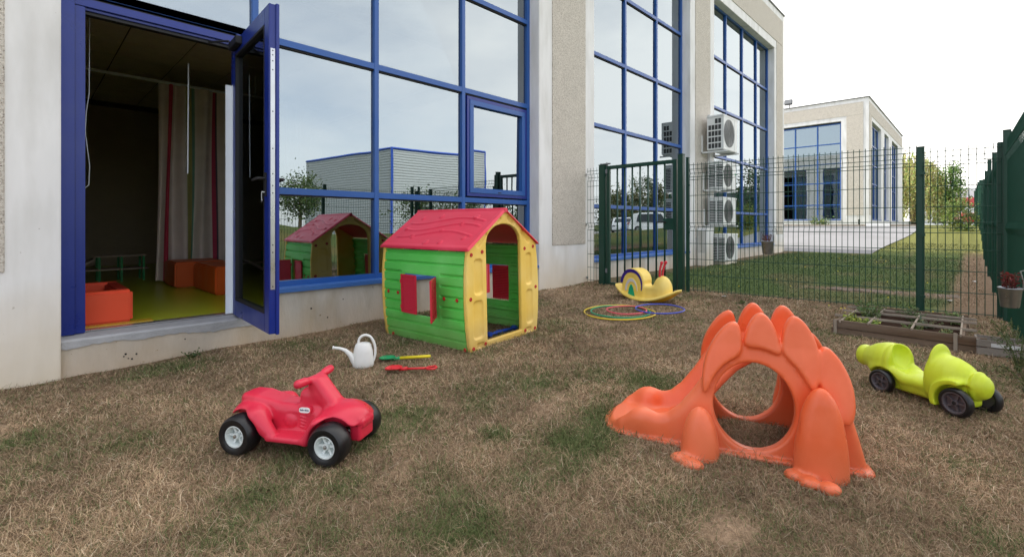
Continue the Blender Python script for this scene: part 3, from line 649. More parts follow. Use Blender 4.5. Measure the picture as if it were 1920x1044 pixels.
# ---------------------------------------------------------------- car park
m_asph=mat('pale car park surface',srgb(132,132,135),rough=.9,spec=.2,var=.06,vscale=1.5,bump=.2,bscale=40,col2=srgb(120,120,122),c2scale=.5)
vs=[];fs=[]; nn=40
for i in range(nn+1):
    x=16.45+(27.5-16.45)*i/nn
    for j in range(9):
        yl=-2.15-.35*ss(16.5,24,x)*1.0; yy=yl+(16-yl)*j/8
        xx=x+ (yy+2)*.0
        vs.append((xx+.03*math.sin(yy*2)*(i==0),yy,Hs(xx,yy)+.02))
for i in range(nn):
    for j in range(8): fs.append((i*9+j,(i+1)*9+j,(i+1)*9+j+1,i*9+j+1))
tag(part('car_park',MB().add(vs,fs),m_asph,None,True),kind='structure')
m_kerb=mat('kerb concrete',srgb(200,196,188),rough=.9,var=.1)
kb=MB(); 
for i in range(18): y=-2.4+i*1.0; z=Hs(27.6,y); kb.box(27.52,27.66,y+.01,y+.99,z-.1,z+.10)
tag(part('kerb',kb,mat('old kerb',srgb(150,140,126),rough=.9,var=.2,vscale=8)),kind='structure')
ws=MB().box(-.06,.06,-.45,.45,0,.14).mesh('kerb_block',mat('white kerb paint',srgb(235,235,232),rough=.7,var=.05),bevel=.01)
for (u,l) in ((.2,'white concrete kerb block nearer the far grass path'),(6.4,'white concrete kerb block nearest the office corner')):
    y=u-1.2; tag(obj('kerb_block',ws,None,(27.35,y,Hs(27.35,y)+.02)),l,'kerb block','white blocks along the car park edge')
# slab strip in the lawn
sm=mat('lawn slab',srgb(104,90,78),rough=.95,var=.15,vscale=9,bump=.4,bscale=30)
mb=MB(); 
for i,(y,l) in enumerate([(-2.95,.26),(-3.28,.36),(-3.66,.34),(-3.98,.24)]):
    x=7.74-.0*y+.03*i; z=Hs(x,y); M=Matrix.Translation((x,y,z))@Matrix.Rotation(R(4*i-5),4,'Z')@Matrix.Rotation(R(1.5-i),4,'X')
    tag(part('paving_slab',MB().box(-.17,.17,-l/2,l/2,-.03,.008,M),sm,bevel=.005),['sunken slab in the lawn farthest left, half covered by soil','second sunken slab from the left in the brown strip','third sunken slab behind the middle fence post','short broken slab nearest the side fence'][i],'slab','sunken slabs in the lawn')
m_paper=mat('white scrap',srgb(225,228,232),rough=.6,var=.05)
for (x,y,s,l) in [(7.35,-4.02,.028,'crumpled white scrap lying on bare soil beyond the fence post'),(9.9,-4.22,.035,'small white scrap at the foot of the side fence'),(5.95,-4.12,.04,'white crumb of litter behind the raised bed'),(6.0,-2.06,.03,'flat white scrap at the fence foot behind the climbing toy')]:
    mb=MB(); v0=len(mb.v); pts=[(x+random.uniform(-s,s)*1.6,y+random.uniform(-s,s),Hs(x,y)+random.uniform(.01,s*.7)) for _ in range(12)]
    for a in range(10): mb.add([pts[a],pts[a+1],pts[a+2]],[(0,1,2)])
    tag(part('paper_scrap',mb,m_paper),l,'litter')
# ---------------------------------------------------------------- vegetation
def leafmesh(P,size,C,mt,name,parent=None,aspect=.55,droop=0):
    n=len(P); a=rng.normal(size=(n,3)); a/=np.linalg.norm(a,axis=1)[:,None]
    if droop: a[:,2]-=droop; a/=np.linalg.norm(a,axis=1)[:,None]
    b=np.cross(a,rng.normal(size=(n,3))); b/=np.linalg.norm(b,axis=1)[:,None]
    s=(size*(.6+.8*rng.random(n)))[:,None] if np.isscalar(size) else size[:,None]
    V=np.stack([P-a*s/2,P+b*s*aspect/2,P+a*s/2,P-b*s*aspect/2],1).reshape(-1,3)
    Q=np.arange(n*4).reshape(-1,4)
    me=npmesh(name,V,Q,mt); setcol(me,'col',np.repeat(C,4,0)); return obj(name,me,parent)
def leafmat():
    if 'leaf' in MATS: return MATS['leaf']
    m=bpy.data.materials.new('leaf'); m.use_nodes=True; t=m.node_tree; b=t.nodes['Principled BSDF']
    a=N(t,'ShaderNodeAttribute',attribute_name='col'); t.links.new(a.outputs['Color'],b.inputs['Base Color']); b.inputs['Roughness'].default_value=.55
    tr=N(t,'ShaderNodeBsdfTranslucent'); t.links.new(a.outputs['Color'],tr.inputs['Color']); ms=N(t,'ShaderNodeMixShader'); ms.inputs[0].default_value=.3
    o=t.nodes['Material Output']; t.links.new(b.outputs[0],ms.inputs[1]); t.links.new(tr.outputs[0],ms.inputs[2]); t.links.new(ms.outputs[0],o.inputs[0]); MATS['leaf']=m; return m
m_leaf=leafmat(); m_bark=mat('bark',srgb(110,95,78),rough=.95,var=.2,vscale=12,bump=.5)
def gcol(n,c,v=.35): return np.array(c)*(1-v+2*v*rng.random((n,1)))*(1+.12*rng.normal(size=(n,3)))
def tree(name,loc,h,cr,cz,crz,nclump,nleaf,c,label,cat='tree',group=None,leaf=.12,trunk=.12,cl=.35,droop=0,stems=1,shape=None):
    t=empty(name,(loc[0],loc[1],Hs(*loc)-.05),label=label,cat=cat,group=group)
    mb=MB()
    for s in range(stems):
        sx=random.uniform(-.1,.1)*stems; 
        mb.tube([(sx*.3,0,0),(sx+random.uniform(-.05,.05),random.uniform(-.1,.1),h*.3),(sx*1.4,random.uniform(-.15,.15),h*.62),(sx*1.5,0,h*.9)],trunk,7,rs=[trunk,trunk*.75,trunk*.45,trunk*.12])
    cs=[]
    for i in range(nclump):
        q=rng.random()*2*math.pi; rr=math.sqrt(rng.random()); zz=rng.random()*2-1; f=math.sqrt(max(0,1-zz*zz))
        if shape: f=shape((zz+1)/2)
        p=np.array([rr*f*cr*math.cos(q),rr*f*cr*math.sin(q),cz+zz*crz]); cs.append(p)
        if i%3==0: mb.tube([(0,0,max(.25*h,p[2]-.25*h)),tuple(p*np.array([.5,.5,1])-np.array([0,0,.06*h])),tuple(p)],trunk*.25,5,rs=[trunk*.3,trunk*.15,trunk*.05])
    part('trunk',mb,m_bark,t,True)
    P=np.concatenate([p+rng.normal(size=(nleaf,3))*cl*np.array([1,1,1.0+droop*2])*(.5+rng.random()) for p in cs])
    P[:,2]=np.maximum(P[:,2],.05)
    cc=np.concatenate([gcol(nleaf,np.array(c)*(.65+.7*rng.random())) for _ in cs])
    leafmesh(P,leaf,cc,m_leaf,'crown',t,droop=droop); return t
# willow with hanging strands
wt=empty('willow_tree',(58.7,.0,Hs(58.7,0)),label='pale yellow green weeping willow behind the middle fence post',cat='tree')
mb=MB().tube([(0,0,0),(.1,.1,2.2),(.5,0,4.5),(.3,.4,5.8)],.25,8,rs=[.3,.22,.14,.05])
Pl=[];Cl=[]
for i in range(430):
    q=rng.random()*2*math.pi; rr=math.sqrt(rng.random())*2.5; top=6.3*math.sqrt(max(.08,1-(rr/2.9)**2))+rng.normal()*.45; L_=1.0+rng.random()*3.6
    x0,y0=rr*math.cos(q),rr*math.sin(q); bot=max(.3,top-L_); m_=int((top-bot)*16)
    zz=np.linspace(top,bot,max(3,m_)); sway=rng.normal()*.15
    Pl.append(np.stack([x0+sway*(top-zz)*.3+rng.normal(size=len(zz))*.07,y0+rng.normal(size=len(zz))*.07,zz],1))
    Cl.append(gcol(len(zz),np.array([.50,.50,.20])*(.55+.7*rng.random()),.25))
    if i%12==0: mb.tube([(.2,0,3.2),(x0*.6,y0*.6,top*.95),(x0,y0,top)],.04,5,rs=[.08,.04,.015])
part('trunk',mb,m_bark,wt,True); leafmesh(np.concatenate(Pl),.22,np.concatenate(Cl),m_leaf,'crown',wt,aspect=.42,droop=1.2)
tree('birch_tree',(58.4,-2.5),5.3,.85,2.9,2.3,60,75,(.15,.25,.06),'slim bright green young tree right of the willow',leaf=.17,trunk=.09,cl=.28,shape=lambda z:.5+.6*math.sin(z*3.0))
tree('young_tree',(66,-1.9),5.6,1.7,3.2,2.1,50,50,(.30,.33,.12),'thin airy olive tree between willow and slim green tree',leaf=.15,trunk=.08,cl=.35)
tree('bush',(25.5,-3.75),1.25,.55,.6,.5,30,110,(.16,.21,.05),'rounded yellow green bush beside the far end of the side fence',cat='bush',leaf=.07,trunk=.03,cl=.16)
tree('bush',(30.5,2.1),.4,.6,.2,.2,10,60,(.16,.21,.06),'low green plant at the foot of the far office wall',cat='bush',leaf=.09,trunk=.02,cl=.15)
# ---- environment behind the camera (it shows in the mirror glass) ----
m_clad=mat('corrugated cladding',srgb(190,194,195),rough=.45,spec=.5,var=.03)
m_btrim=mat('blue trim',srgb(50,90,190),rough=.4,var=.03)
def refl_pt(u,k,yoff=.44):
    a=(u-960)/895; dx=.7163+.6978*a; dy=.6978-.7163*a
    return (CAMX+k*dx, yoff-(CAMY+k*dy))
c0=refl_pt(735,45); c1=refl_pt(573,54); c2=refl_pt(908,51.5)
wh=empty('warehouse',(c0[0],c0[1],0),label='grey corrugated warehouse with blue edges, mirrored in the windows',cat='building')
def clad(name,a,b,z0,z1,parent):
    a=Vector((a[0]-c0[0],a[1]-c0[1],0));b=Vector((b[0]-c0[0],b[1]-c0[1],0)); d=(b-a); nrm=Vector((d.y,-d.x,0)).normalized()
    if nrm.dot(Vector((-20,40,0)))<0: nrm=-nrm
    mb=MB(); z=z0; vs=[];fs=[]; k=0; st=.25
    prof=[]
    while z<z1: prof+=[(z,0),(z+.10,0),(z+.125,.05),(z+.225,.05)]; z+=st
    for (zz,o) in prof:
        p=a+nrm*o; q=b+nrm*o; vs+=[(p.x,p.y,zz),(q.x,q.y,zz)]
    for i in range(len(prof)-1): fs.append((2*i,2*i+1,2*i+3,2*i+2))
    part(name,mb.add(vs,fs),m_clad,parent)
clad('cladding_wall',c1,c0,-.2,8.1,wh); clad('cladding_wall',c0,c2,-.2,8.1,wh)
def bar(name,a,b,r,mt,parent): return part(name,MB().tube([a,b],r,4),mt,parent)
C1=(c1[0]-c0[0],c1[1]-c0[1]); C2=(c2[0]-c0[0],c2[1]-c0[1])
bar('corner_trim',(0,.05,0),(0,.05,8.2),.14,m_btrim,wh); bar('roof_trim',(C1[0],C1[1],8.2),(0,0.05,8.2),.12,m_btrim,wh); bar('roof_trim',(0,0.05,8.2),(C2[0],C2[1],8.2),.12,m_btrim,wh); bar('corner_trim',(*C2,0),(*C2,8.2),.12,m_btrim,wh)
part('roof',MB().add([(0,0,8.1),(*C1,8.1),(C1[0]+C2[0],C1[1]+C2[1],8.1),(*C2,8.1)],[(0,1,2,3)]),m_grey,wh)
xx,yy=refl_pt(562,22)
tree('small_tree',(xx,yy),2.6,1.05,1.7,.75,46,90,(.10,.15,.045),'bushy green tree on the grass bank mirrored left of the playhouse',leaf=.11,trunk=.09,cl=.22)
shr=[(8.6,-5.9),(9.6,-6.5),(10.9,-6.2),(12.2,-6.6),(7.6,-6.2),(13.6,-6.4)]
for i,(x_,y_) in enumerate(shr):
    tree('shrub',(x_,y_),1.7,.6,.9,.75,26,80,(.09,.14,.04),['leafy shrub behind the side fence, mirrored above the playhouse roof','second leafy shrub in the row behind the side fence','third leafy shrub, mirrored near the opening window','fourth leafy shrub in the row behind the side fence','shrub nearest the fence corner, seen mirrored','last shrub of the mirrored row'][i],cat='shrub',group='shrubs outside the side fence',leaf=.07,trunk=.03,cl=.2)
for i,(u_,k_,h_) in enumerate([(1205,78,9.5),(1222,80,8.5),(1148,60,4.5),(1165,63,5),(1190,66,5),(1240,62,5.5),(1265,64,5),(1400,60,8.5),(1420,62,7.8)]):
    x_,y_=refl_pt(u_,k_); tree('background_tree',(x_,y_),h_,h_*.24 if i not in(2,3,4,5,6) else 1.9,h_*.55,h_*.42,34,60,(.055,.095,.03) if i in(0,1,7,8) else (.11,.12,.04),['tall pointed dark tree mirrored behind the gate','second pointed tree mirrored beside the tall one','olive tree mirrored above the parked cars, leftmost','olive tree mirrored above the white hatchback','olive tree mirrored between the two cars','olive tree mirrored above the white van','olive tree mirrored right of the van','dark fir shaped tree mirrored in the third window bay','second fir shaped tree mirrored in the third bay'][i],leaf=.3,trunk=.12,cl=.5,group='trees mirrored in the windows')
rd=MB(); vs=[];fs=[]
for i in range(31):
    x_=20+i*3.0
    for j in range(4): y_=-15.5-j*4.0; vs.append((x_,y_,Hs(x_,y_)+.03))
for i in range(30):
    for j in range(3): fs.append((i*4+j,(i+1)*4+j,(i+1)*4+j+1,i*4+j+1))
tag(part('road',rd.add(vs,fs),mat('road asphalt',srgb(135,133,130),rough=.9,var=.08)),kind='structure')
m_carw=mat('white car paint',srgb(232,234,236),rough=.25,spec=.6,var=.02,coat=.5); m_carr=mat('red car paint',srgb(190,24,34),rough=.25,spec=.6,var=.02,coat=.5); m_carg=mat('car window',(.012,.015,.018),rough=.08,spec=.8,var=0); m_tyre=mat('tyre rubber',(.018,.018,.019),rough=.75,var=.1); m_lampr=mat('tail lamp',srgb(170,20,20),rough=.2,var=0)
def car(loc,rz,paint,label,van=False,cat='car'):
    c=empty('parked_car',(loc[0],loc[1],Hs(*loc)+.03),rz,label,cat)
    hgt=1.85 if van else 1.48; L=2.1
    side=[(-L,.35),(-L-.02,.75),(-L+.08,1.0),(-L+.35,hgt-.12),(-L+.9,hgt),(.35,hgt),(.75,hgt-.1),(1.25,1.0),(L-.15,.85),(L,.65),(L-.02,.32),(1.65,.26),(-1.6,.26)]
    f=MB(); W=.84
    def fsc(y,s): return [(x,z) for x,z in side]
    ring=[(-W,.0),(-W*1.0,1)]
    body=MB(); secs=[(-W,.93),(-W+.08,1.0),(W-.08,1.0),(W,.93)]
    vs=[];fs=[]; n=len(side)
    for y,s in secs:
        for x,z in side: vs.append((x*(1 if s==1 else .985),y*(1-.14*max(0,(z-.95))/.6),z if s==1 else .3+(z-.3)*.97))
    for i in range(3):
        for j in range(n): fs.append((i*n+j,i*n+(j+1)%n,(i+1)*n+(j+1)%n,(i+1)*n+j))
    fs.append(tuple(range(n))); fs.append(tuple(3*n+j for j in range(n))[::-1])
    part('body',body.add(vs,fs),paint,c,True,.02)
    for s in(-1,1):
        yy=lambda z:s*(W*(1-.14*max(0,z-.95)/.6)+.012)
        part('side_window',MB().add([(-1.45,yy(1.02),1.02),(.95,yy(1.02),1.02),(.5,yy(hgt-.14),hgt-.14),(-1.25,yy(hgt-.14),hgt-.14)],[(0,1,2,3)]),m_carg,c)
        for x in(-1.35,1.3):
            wh_=part('wheel',MB().lathe([(0,-.1),(.31,-.1),(.33,-.06),(.33,.06),(.31,.1),(0,.1)],20,Matrix.Translation((x,s*.78,.32))@Matrix.Rotation(R(90),4,'X')),m_tyre,c,True)
            part('rim',MB().lathe([(0,.0),(.2,.0),(.21,-.01)],14,Matrix.Translation((x,s*.885,.32))@Matrix.Rotation(R(90),4,'X')),m_steel,wh_)
        part('tail_light',MB().box(-L-.03,-L+.1,s*.72-.09,s*.72+.09,.75,.95),m_lampr,c)
        part('headlight',MB().box(L-.25,L+.005,s*.66-.14,s*.66+.14,.62,.78),m_steel,c)
    part('windscreen',MB().add([(1.24,-.66,1.04),(1.24,.66,1.04),(.80,.56,hgt-.12),(.80,-.56,hgt-.12)],[(0,1,2,3)]),m_carg,c)
    part('rear_window',MB().add([(-L+.05,-.62,1.05),(-L+.05,.62,1.05),(-L+.30,.55,hgt-.2),(-L+.30,-.55,hgt-.2)],[(3,2,1,0)]),m_carg,c)
    return c
xx,yy=refl_pt(1168,46); car((xx,yy),R(150),m_carw,'white hatchback parked across the road, mirrored behind the gate bars')
xx,yy=refl_pt(1222,43); car((xx,yy),R(55),m_carw,'white van with side windows parked across the road, mirrored right of the hatchback',True,'van')
car((80,-3.2),R(15),m_carr,'small red car far away between the slim tree and the side fence')
# distant roadside buildings
m_redb=mat('red fascia',srgb(190,60,75),rough=.6,var=.05); m_pale=mat('pale cladding',srgb(205,208,214),rough=.6,var=.05)
db=empty('distant_shop',(150,-8,.9),label='distant pale commercial building with a red band beyond the trees',cat='building')
part('wall',MB().box(0,30,-12,14,-1,4.2),m_pale,db); part('fascia',MB().box(-.3,-.01,-12,14,4.2,6.2),m_redb,db); part('upper_wall',MB().box(1,30,-4,14,6.2,8.5),m_pale,db)
for i in range(7): part('window',MB().box(-.06,-.005,-10+i*3.2,-8+i*3.2,.4,2.8),m_carg,db)
# dark glass building mirrored in bay three
xx,yy=refl_pt(1440,70)
dg=empty('glass_hall',(xx+4,yy-4,Hs(xx,yy)),label='low dark glazed hall mirrored in the third window bay',cat='building')
part('wall',MB().box(-16,20,-6,6,0,4.2),mat('dark glazing',srgb(50,62,66),rough=.2,var=.1),dg); part('roof',MB().box(-17,21,-7,7,4.2,4.9),m_grey,dg)
for i in range(12): part('mullion',MB().box(-16+i*3-.1,-16+i*3+.1,6.01,6.15,0,4.2),m_grey,dg)
# ---------------------------------------------------------------- playhouse
def plastic(name,c,rough=.42,fade=None,**k): return mat(name,srgb(*c),rough=rough,spec=.5,var=.05,vscale=5,bump=.05,bscale=220,col2=srgb(*fade) if fade else None,c2scale=2.5,**k)
p_green=plastic('green plastic',(100,214,92),.45,(120,216,112),dirt=(.02,.22,srgb(150,125,90),.45)); p_yel=plastic('yellow plastic',(248,208,96),.48,(249,218,130),dirt=(.02,.22,srgb(160,130,90),.45)); p_red=plastic('red plastic',(226,54,80),.42,(230,74,98)); p_screw=plastic('red cap',(190,45,32),.5); p_shut=plastic('red shutter plastic',(214,42,66),.45)
hs=empty('playhouse',(2.405,-1.545,.032),label='plastic playhouse with red roof, green board walls and yellow arched fronts',cat='playhouse',rot=(0,R(-1.7),R(5.5)))
HW,HD=.88,1.03
def gw(z): return np.interp(z,[0,.05,.2,.38,.6,.78,1.075],[.415,.428,.447,.456,.450,.428,.0])
def gable(yc,name):
    def f(X,Y,Z):
        x=np.abs(X-.44)
        side=(x-gw(np.clip(Z,0,1.0745)))*.9
        side=np.where(Z>.78,(x*.30+(Z-.78)*.428-.428*.30)/.5227*1.0,side)
        out=np.maximum(side,np.maximum(-Z,Z-1.08))
        dz=.82; door=np.where(Z>dz,(np.sqrt((X-.43)**2/.21**2+(Z-dz)**2/.14**2)-1)*.14,np.abs(X-.43)-.215); door=np.maximum(door,.062-Z)
        d2=smax(out,-door,.006)
        plate=smax(d2,np.abs(Y-yc)-.019,.008)
        # rim round the door and outside edge stand slightly proud
        rec=1e3*np.ones_like(X)
        for (a,b,c,e) in ((.075,.165,.435,.70),(.06,.165,.10,.385),(.715,.795,.435,.70),(.715,.805,.10,.385),(.09,.17,.028,.062),(.70,.78,.028,.062)):
            rec=np.minimum(rec,rbox(X,Y,Z,((a+b)/2,yc,(c+e)/2),((b-a)/2,.2,(e-c)/2),.03 if e-c>.1 else .01))
        for s in(-1,1):
            for (p,q) in ((.10,.22),(.30,.46)):
                cx=.44+s*(.428*(1-(p+q)/2/.50)); 
            rec=np.minimum(rec,rbox(X,Y,Z,(.44+s*.085,yc,.985),(.05,.2,.013),.01,ry=s*.62))
            rec=np.minimum(rec,rbox(X,Y,Z,(.44+s*.275,yc,.85),(.075,.2,.020),.015,ry=s*.75))
        sgn=-1 if yc<.5 else 1
        face=(Y-yc)*sgn
        cut=smax(rec,-(face-.004),.008)
        return smax(plate,-cut,.010)
    me=nets(name,f,(-.04,yc-.04,-.01),(.92,yc+.04,1.10),.0075,p_yel,1)
    return obj(name,me,hs)
gable(.02,'front_panel'); gable(HD-.02,'back_panel')
# side walls: overlapping boards following the bulge
def sidewall(sgn):
    pitch=.082; rows_=[]
    z=.012
    while z<.79:
        for dz,o in ((0,-.006),(.006,.010),(.058,.010),(.066,-.006)):
            if z+dz<.79: rows_.append((z+dz,o))
        z+=pitch
    ycut=[.04]+list(np.linspace(.06,.26,5))+[.285,.30,.33]+list(np.linspace(.36,.69,6))+[.72,.75,.765]+list(np.linspace(.79,.94,4))+[HD-.04]
    hz0,hz1=.235,.565
    for e in(hz0-.03,hz0-.02,hz0,hz1,hz1+.02,hz1+.03): rows_.append((e,None))
    rows_.sort(key=lambda a:a[0]); zz=[r[0] for r in rows_]; oo=[]
    known=[(a,b) for a,b in rows_ if b is not None]
    vs=[];idx={}
    for i,(z,o) in enumerate(rows_):
        base=np.interp(z,[a for a,b in known],[b for a,b in known]) if o is None else o
        for j,y in enumerate(ycut):
            off=base
            if hz0-.025<z<hz1+.025 and .295<y<.755: off=.012
            xx=.44+sgn*(float(gw(z))-.018+off)
            vs.append((xx,y,z))
    n=len(ycut);fs=[]
    for i in range(len(rows_)-1):
        for j in range(n-1):
            if rows_[i][0]>=hz0-1e-6 and rows_[i+1][0]<=hz1+1e-6 and ycut[j]>=.33-1e-6 and ycut[j+1]<=.72+1e-6: continue
            fs.append((i*n+j,i*n+j+1,(i+1)*n+j+1,(i+1)*n+j))
    o=part('side_wall',MB().add(vs,fs),p_green,hs,'all')
    for p in o.data.polygons: p.use_smooth=False
    so_=o.modifiers.new('thick','SOLIDIFY'); so_.thickness=.012; so_.offset=0
    bv=o.modifiers.new('bev','BEVEL'); bv.width=.0025; bv.segments=1; bv.limit_method='ANGLE'
    return o
for sgn in(-1,1): sidewall(sgn)
def shutter(sgn,yh,dirn,ang):
    # hinge on the wall at y=yh; panel runs dirn along y when shut
    mb=MB(); Wd_,Hh=.205,.315
    ringbox_=MB()
    def B(a,b,c,d_,e,f_): mb.box(a,b,c,d_,e,f_)
    B(-.007,.007,0,.022,0,Hh); B(-.007,.007,Wd_-.022,Wd_,0,Hh); B(-.007,.007,.022,Wd_-.022,0,.022); B(-.007,.007,.022,Wd_-.022,Hh-.022,Hh)
    M0=Matrix.Identity(4)
    xx=.44+sgn*(float(gw(.4))+.010)
    e=part('shutter',mb,p_shut,hs,bevel=.003); e.location=(xx,yh,.245); 
    rz=0 if dirn>0 else math.pi
    e.rotation_euler=(0,0,rz+ang)
    k=17
    part('backing',MB().box(-.0015,.0015,.0225,Wd_-.0225,.0225,Hh-.0225),p_shut,e)
    sl_=MB().box(-.006,.006,.0225,Wd_-.0225,0,.0085).mesh('louvre',p_shut)
    for i in range(k): obj('louvre',sl_,e,(0,0,.027+i*(Hh-.054)/k),(0,R(-14),0))
    part('hinge',MB().tube([(0,-.005,.03),(0,-.005,.06)],.007,6).tube([(0,-.005,.24),(0,-.005,.27)],.007,6),p_shut,e)
shutter(-1,.745,-1,R(-3)); shutter(-1,.325,1,R(128))
shutter(1,.325,1,R(6)); shutter(1,.735,-1,R(100))
scr=MB().lathe([(0,.002),(.006,.0022),(.0075,.0042),(.0125,.0042),(.0155,0)],16).mesh('screw_cap',p_screw,'all')
def screw(x,y,z,r): obj('screw_cap',scr,hs,(x,y,z),r)
for (x,z) in ((.045,.74),(.165,.755),(.03,.41),(.05,.035),(.185,.045),(.70,.745),(.82,.755),(.85,.40),(.83,.04),(.69,.045)):
    screw(x,.0005,z,(R(90),0,0)); screw(x,HD-.0005,z,(R(-90),0,0))
for y,z in ((.06,.025),(.92,.03),(.10,.40),(.24,.40),(.80,.40),(.93,.40)):
    screw(.44-float(gw(z))-.001,y,z,(0,R(-90),0)); screw(.44+float(gw(z))+.001,y,z,(0,R(90),0))
part('door_sill',MB().box(.216,.644,.006,.034,.012,.055),p_yel,hs,bevel=.006)
# roof with raised waves
def roofside(sgn):
    L=.545; ny,ns=170,90
    Y,S_=np.meshgrid(np.linspace(-.022,HD+.022,ny),np.linspace(0,L,ns),indexing='ij')
    hgt=np.zeros_like(Y)
    edge=np.minimum(np.minimum(Y+.022,HD+.022-Y),np.minimum(S_+.02,L-S_))
    hgt-=.016*np.exp(-(edge/.008)**2)                       # rounded rim
    hgt+=.004*(1-ss(.035,.05,edge))
    t=(Y+.022)/(HD+.044)
    for c,a,ph in ((.36,.045,0),(.26,.05,.5),(.17,.045,.2)):
        cl_=c+a*np.sin(2*math.pi*(t*1.05+ph*.2)+ (2.2 if sgn<0 else 0)); lo=.10;
        hgt+=.008*np.exp(-((S_-cl_)/.011)**4)*ss(.08,.12,t)*ss(.92,.88,t)
    for (ty,s_,r_) in ((.22,.12,.030),(.30,.22,.018),(.5,.47,.028),(.35,.46,.024),(.72,.40,.022),(.82,.13,.020),(.62,.10,.026),(.15,.40,.022),(.88,.30,.020),(.45,.31,.016)):
        dd=np.sqrt(((t-ty)*(HD+.044))**2+(S_-s_)**2); hgt+=.007*ss(r_+.003,r_-.003,dd)
    ang=math.atan2(.31,.46); nx_,nz_=math.sin(ang),math.cos(ang)
    X=.44+sgn*(S_*math.cos(ang)+hgt*nx_); Z=1.085-S_*math.sin(ang)+hgt*nz_
    Xb=.44+sgn*(S_*math.cos(ang)-.012*nx_); Zb=1.085-S_*math.sin(ang)-.012*nz_
    V=np.concatenate([np.stack([X,Y,Z],-1).reshape(-1,3),np.stack([Xb,Y,Zb],-1).reshape(-1,3)])
    i=np.arange(ny*ns).reshape(ny,ns); N0=ny*ns
    q=np.stack([i[:-1,:-1],i[1:,:-1],i[1:,1:],i[:-1,1:]],-1).reshape(-1,4); qb=q[:,::-1]+N0
    def strip(a): return np.stack([a[:-1],a[1:],a[1:]+N0,a[:-1]+N0],-1)
    Q=np.concatenate([q,qb,strip(i[:,0]),strip(i[:,-1]),strip(i[0,:]),strip(i[-1,:])])
    me=npmesh('roof',V,Q,p_red,smooth=True); me.set_sharp_from_angle(angle=R(50)); obj('roof',me,hs)
roofside(-1); roofside(1)
part('roof_ridge',MB().tube([(.44,-.020,1.072),(.44,HD+.020,1.072)],.019,14),p_red,hs,True)
# blue toy lying inside
p_blue=plastic('blue toy plastic',(34,74,170),.5)
bt=MB().tube([(-.19,0,.02),(-.10,.01,.025),(.0,0,.03),(.10,.02,.025)],.014,8,rs=[.010,.016,.013,.010]).lathe([(0,0),(.03,0),(.035,.02),(.02,.035),(0,.035)],12,Matrix.Translation((.13,.03,.01))).lathe([(0,0),(.025,0),(.025,.03),(0,.035)],10,Matrix.Translation((-.2,0,.01)))
tag(part('toy_rake',bt,p_blue,None,True),'small blue plastic garden toy lying on the ground inside the playhouse doorway','toy').location=(3.02,-1.32,.06)
# ---------------------------------------------------------------- quad bike
p_quad=plastic('raspberry plastic',(216,36,64),.34,(222,52,78)); m_tyr=mat('glossy black plastic tyre',(.008,.008,.010),rough=.38,spec=.5,var=.15,vscale=15); m_rim=plastic('pale rim plastic',(228,234,232),.45)
aq=math.atan2(-.857,.516)
qd=empty('ride_on_quad',(.722+.857*.165,-2.0+.516*.165,.018),aq,'red plastic ride-on quad bike with fat black tyres','toy quad bike')
def quad(X,Y,Z):
    y=np.abs(Y)
    WX=(-.012,.42)
    zs=np.interp(X,[-.12,-.06,.0,.06,.12,.18,.24],[.215,.226,.224,.212,.200,.196,.200])
    seat=smax(smax((Z-zs)*.95,(y-np.interp(X,[-.11,-.06,.0,.12,.20],[.030,.058,.064,.056,.046]))*.95,.022),smax(.150-Z,np.maximum(-.085-X,X-.23),.02),.012)
    rear=smax(ell(X,Y,Z,(-.005,0,.130),(.112,.146,.082)),.142-Z,.012)
    rear=smin(rear,cap(X,y,Z,(.050,.104,.148),(.128,.110,.088),.044,.026),.03)
    mid=rbox(X,Y,Z,(.20,0,.130),(.13,.062,.064),.03)
    foot=rbox(X,Y,Z,(.215,0,.078),(.10,.136,.013),.011)
    front=smax(ell(X,Y,Z,(.412,0,.118),(.122,.150,.088)),.142-Z,.012)
    front=smin(front,cap(X,y,Z,(.355,.116,.150),(.305,.118,.085),.028,.022),.028)
    hood=ell(X,Y,Z,(.420,0,.165),(.100,.085,.050))
    cowl=rbox(X,Y,Z,(.322,0,.240),(.090,.046,.034),.028,ry=.86)
    col_=rbox(X,Y,Z,(.262,0,.195),(.055,.048,.072),.035)
    d=smin(smin(seat,rear,.006),smin(mid,foot,.010),.010); d=smin(d,smin(front,hood,.02),.014); d=smin(d,smin(cowl,col_,.02),.016)
    bar_=cap(X,y,Z,(.270,0,.305),(.262,.112,.312),.0150)
    grip=cap(X,y,Z,(.265,.072,.310),(.262,.112,.312),.0180)
    d=smin(d,smin(bar_,grip,.006),.012)
    bump_=smin(rbox(X,Y,Z,(.492,0,.120),(.026,.056,.050),.012),rbox(X,Y,Z,(.514,0,.140),(.012,.044,.016),.006),.004)
    d=smin(d,bump_,.008)
    for wx in WX:
        wheel=np.maximum(cyly(X,Z,(wx,.083),.095),.066-y); d=smax(d,-wheel,.012)
    d=smax(d,-(rbox(X,y,Z,(.215,.075,.135),(.045,.016,.035),.01)),.006)   # engine recess
    for i in range(4): d=smin(d,cap(X,y,Z,(.235,.060,.155-.014*i),(.265,.060,.150-.014*i),.004),.003)
    d=smin(d,ell(X,y,Z,(.185,.060,.132),(.032,.010,.028)),.004)
    return d
obj('body',nets('body',quad,(-.14,-.20,.05),(.60,.20,.36),.0044,p_quad,1),qd)
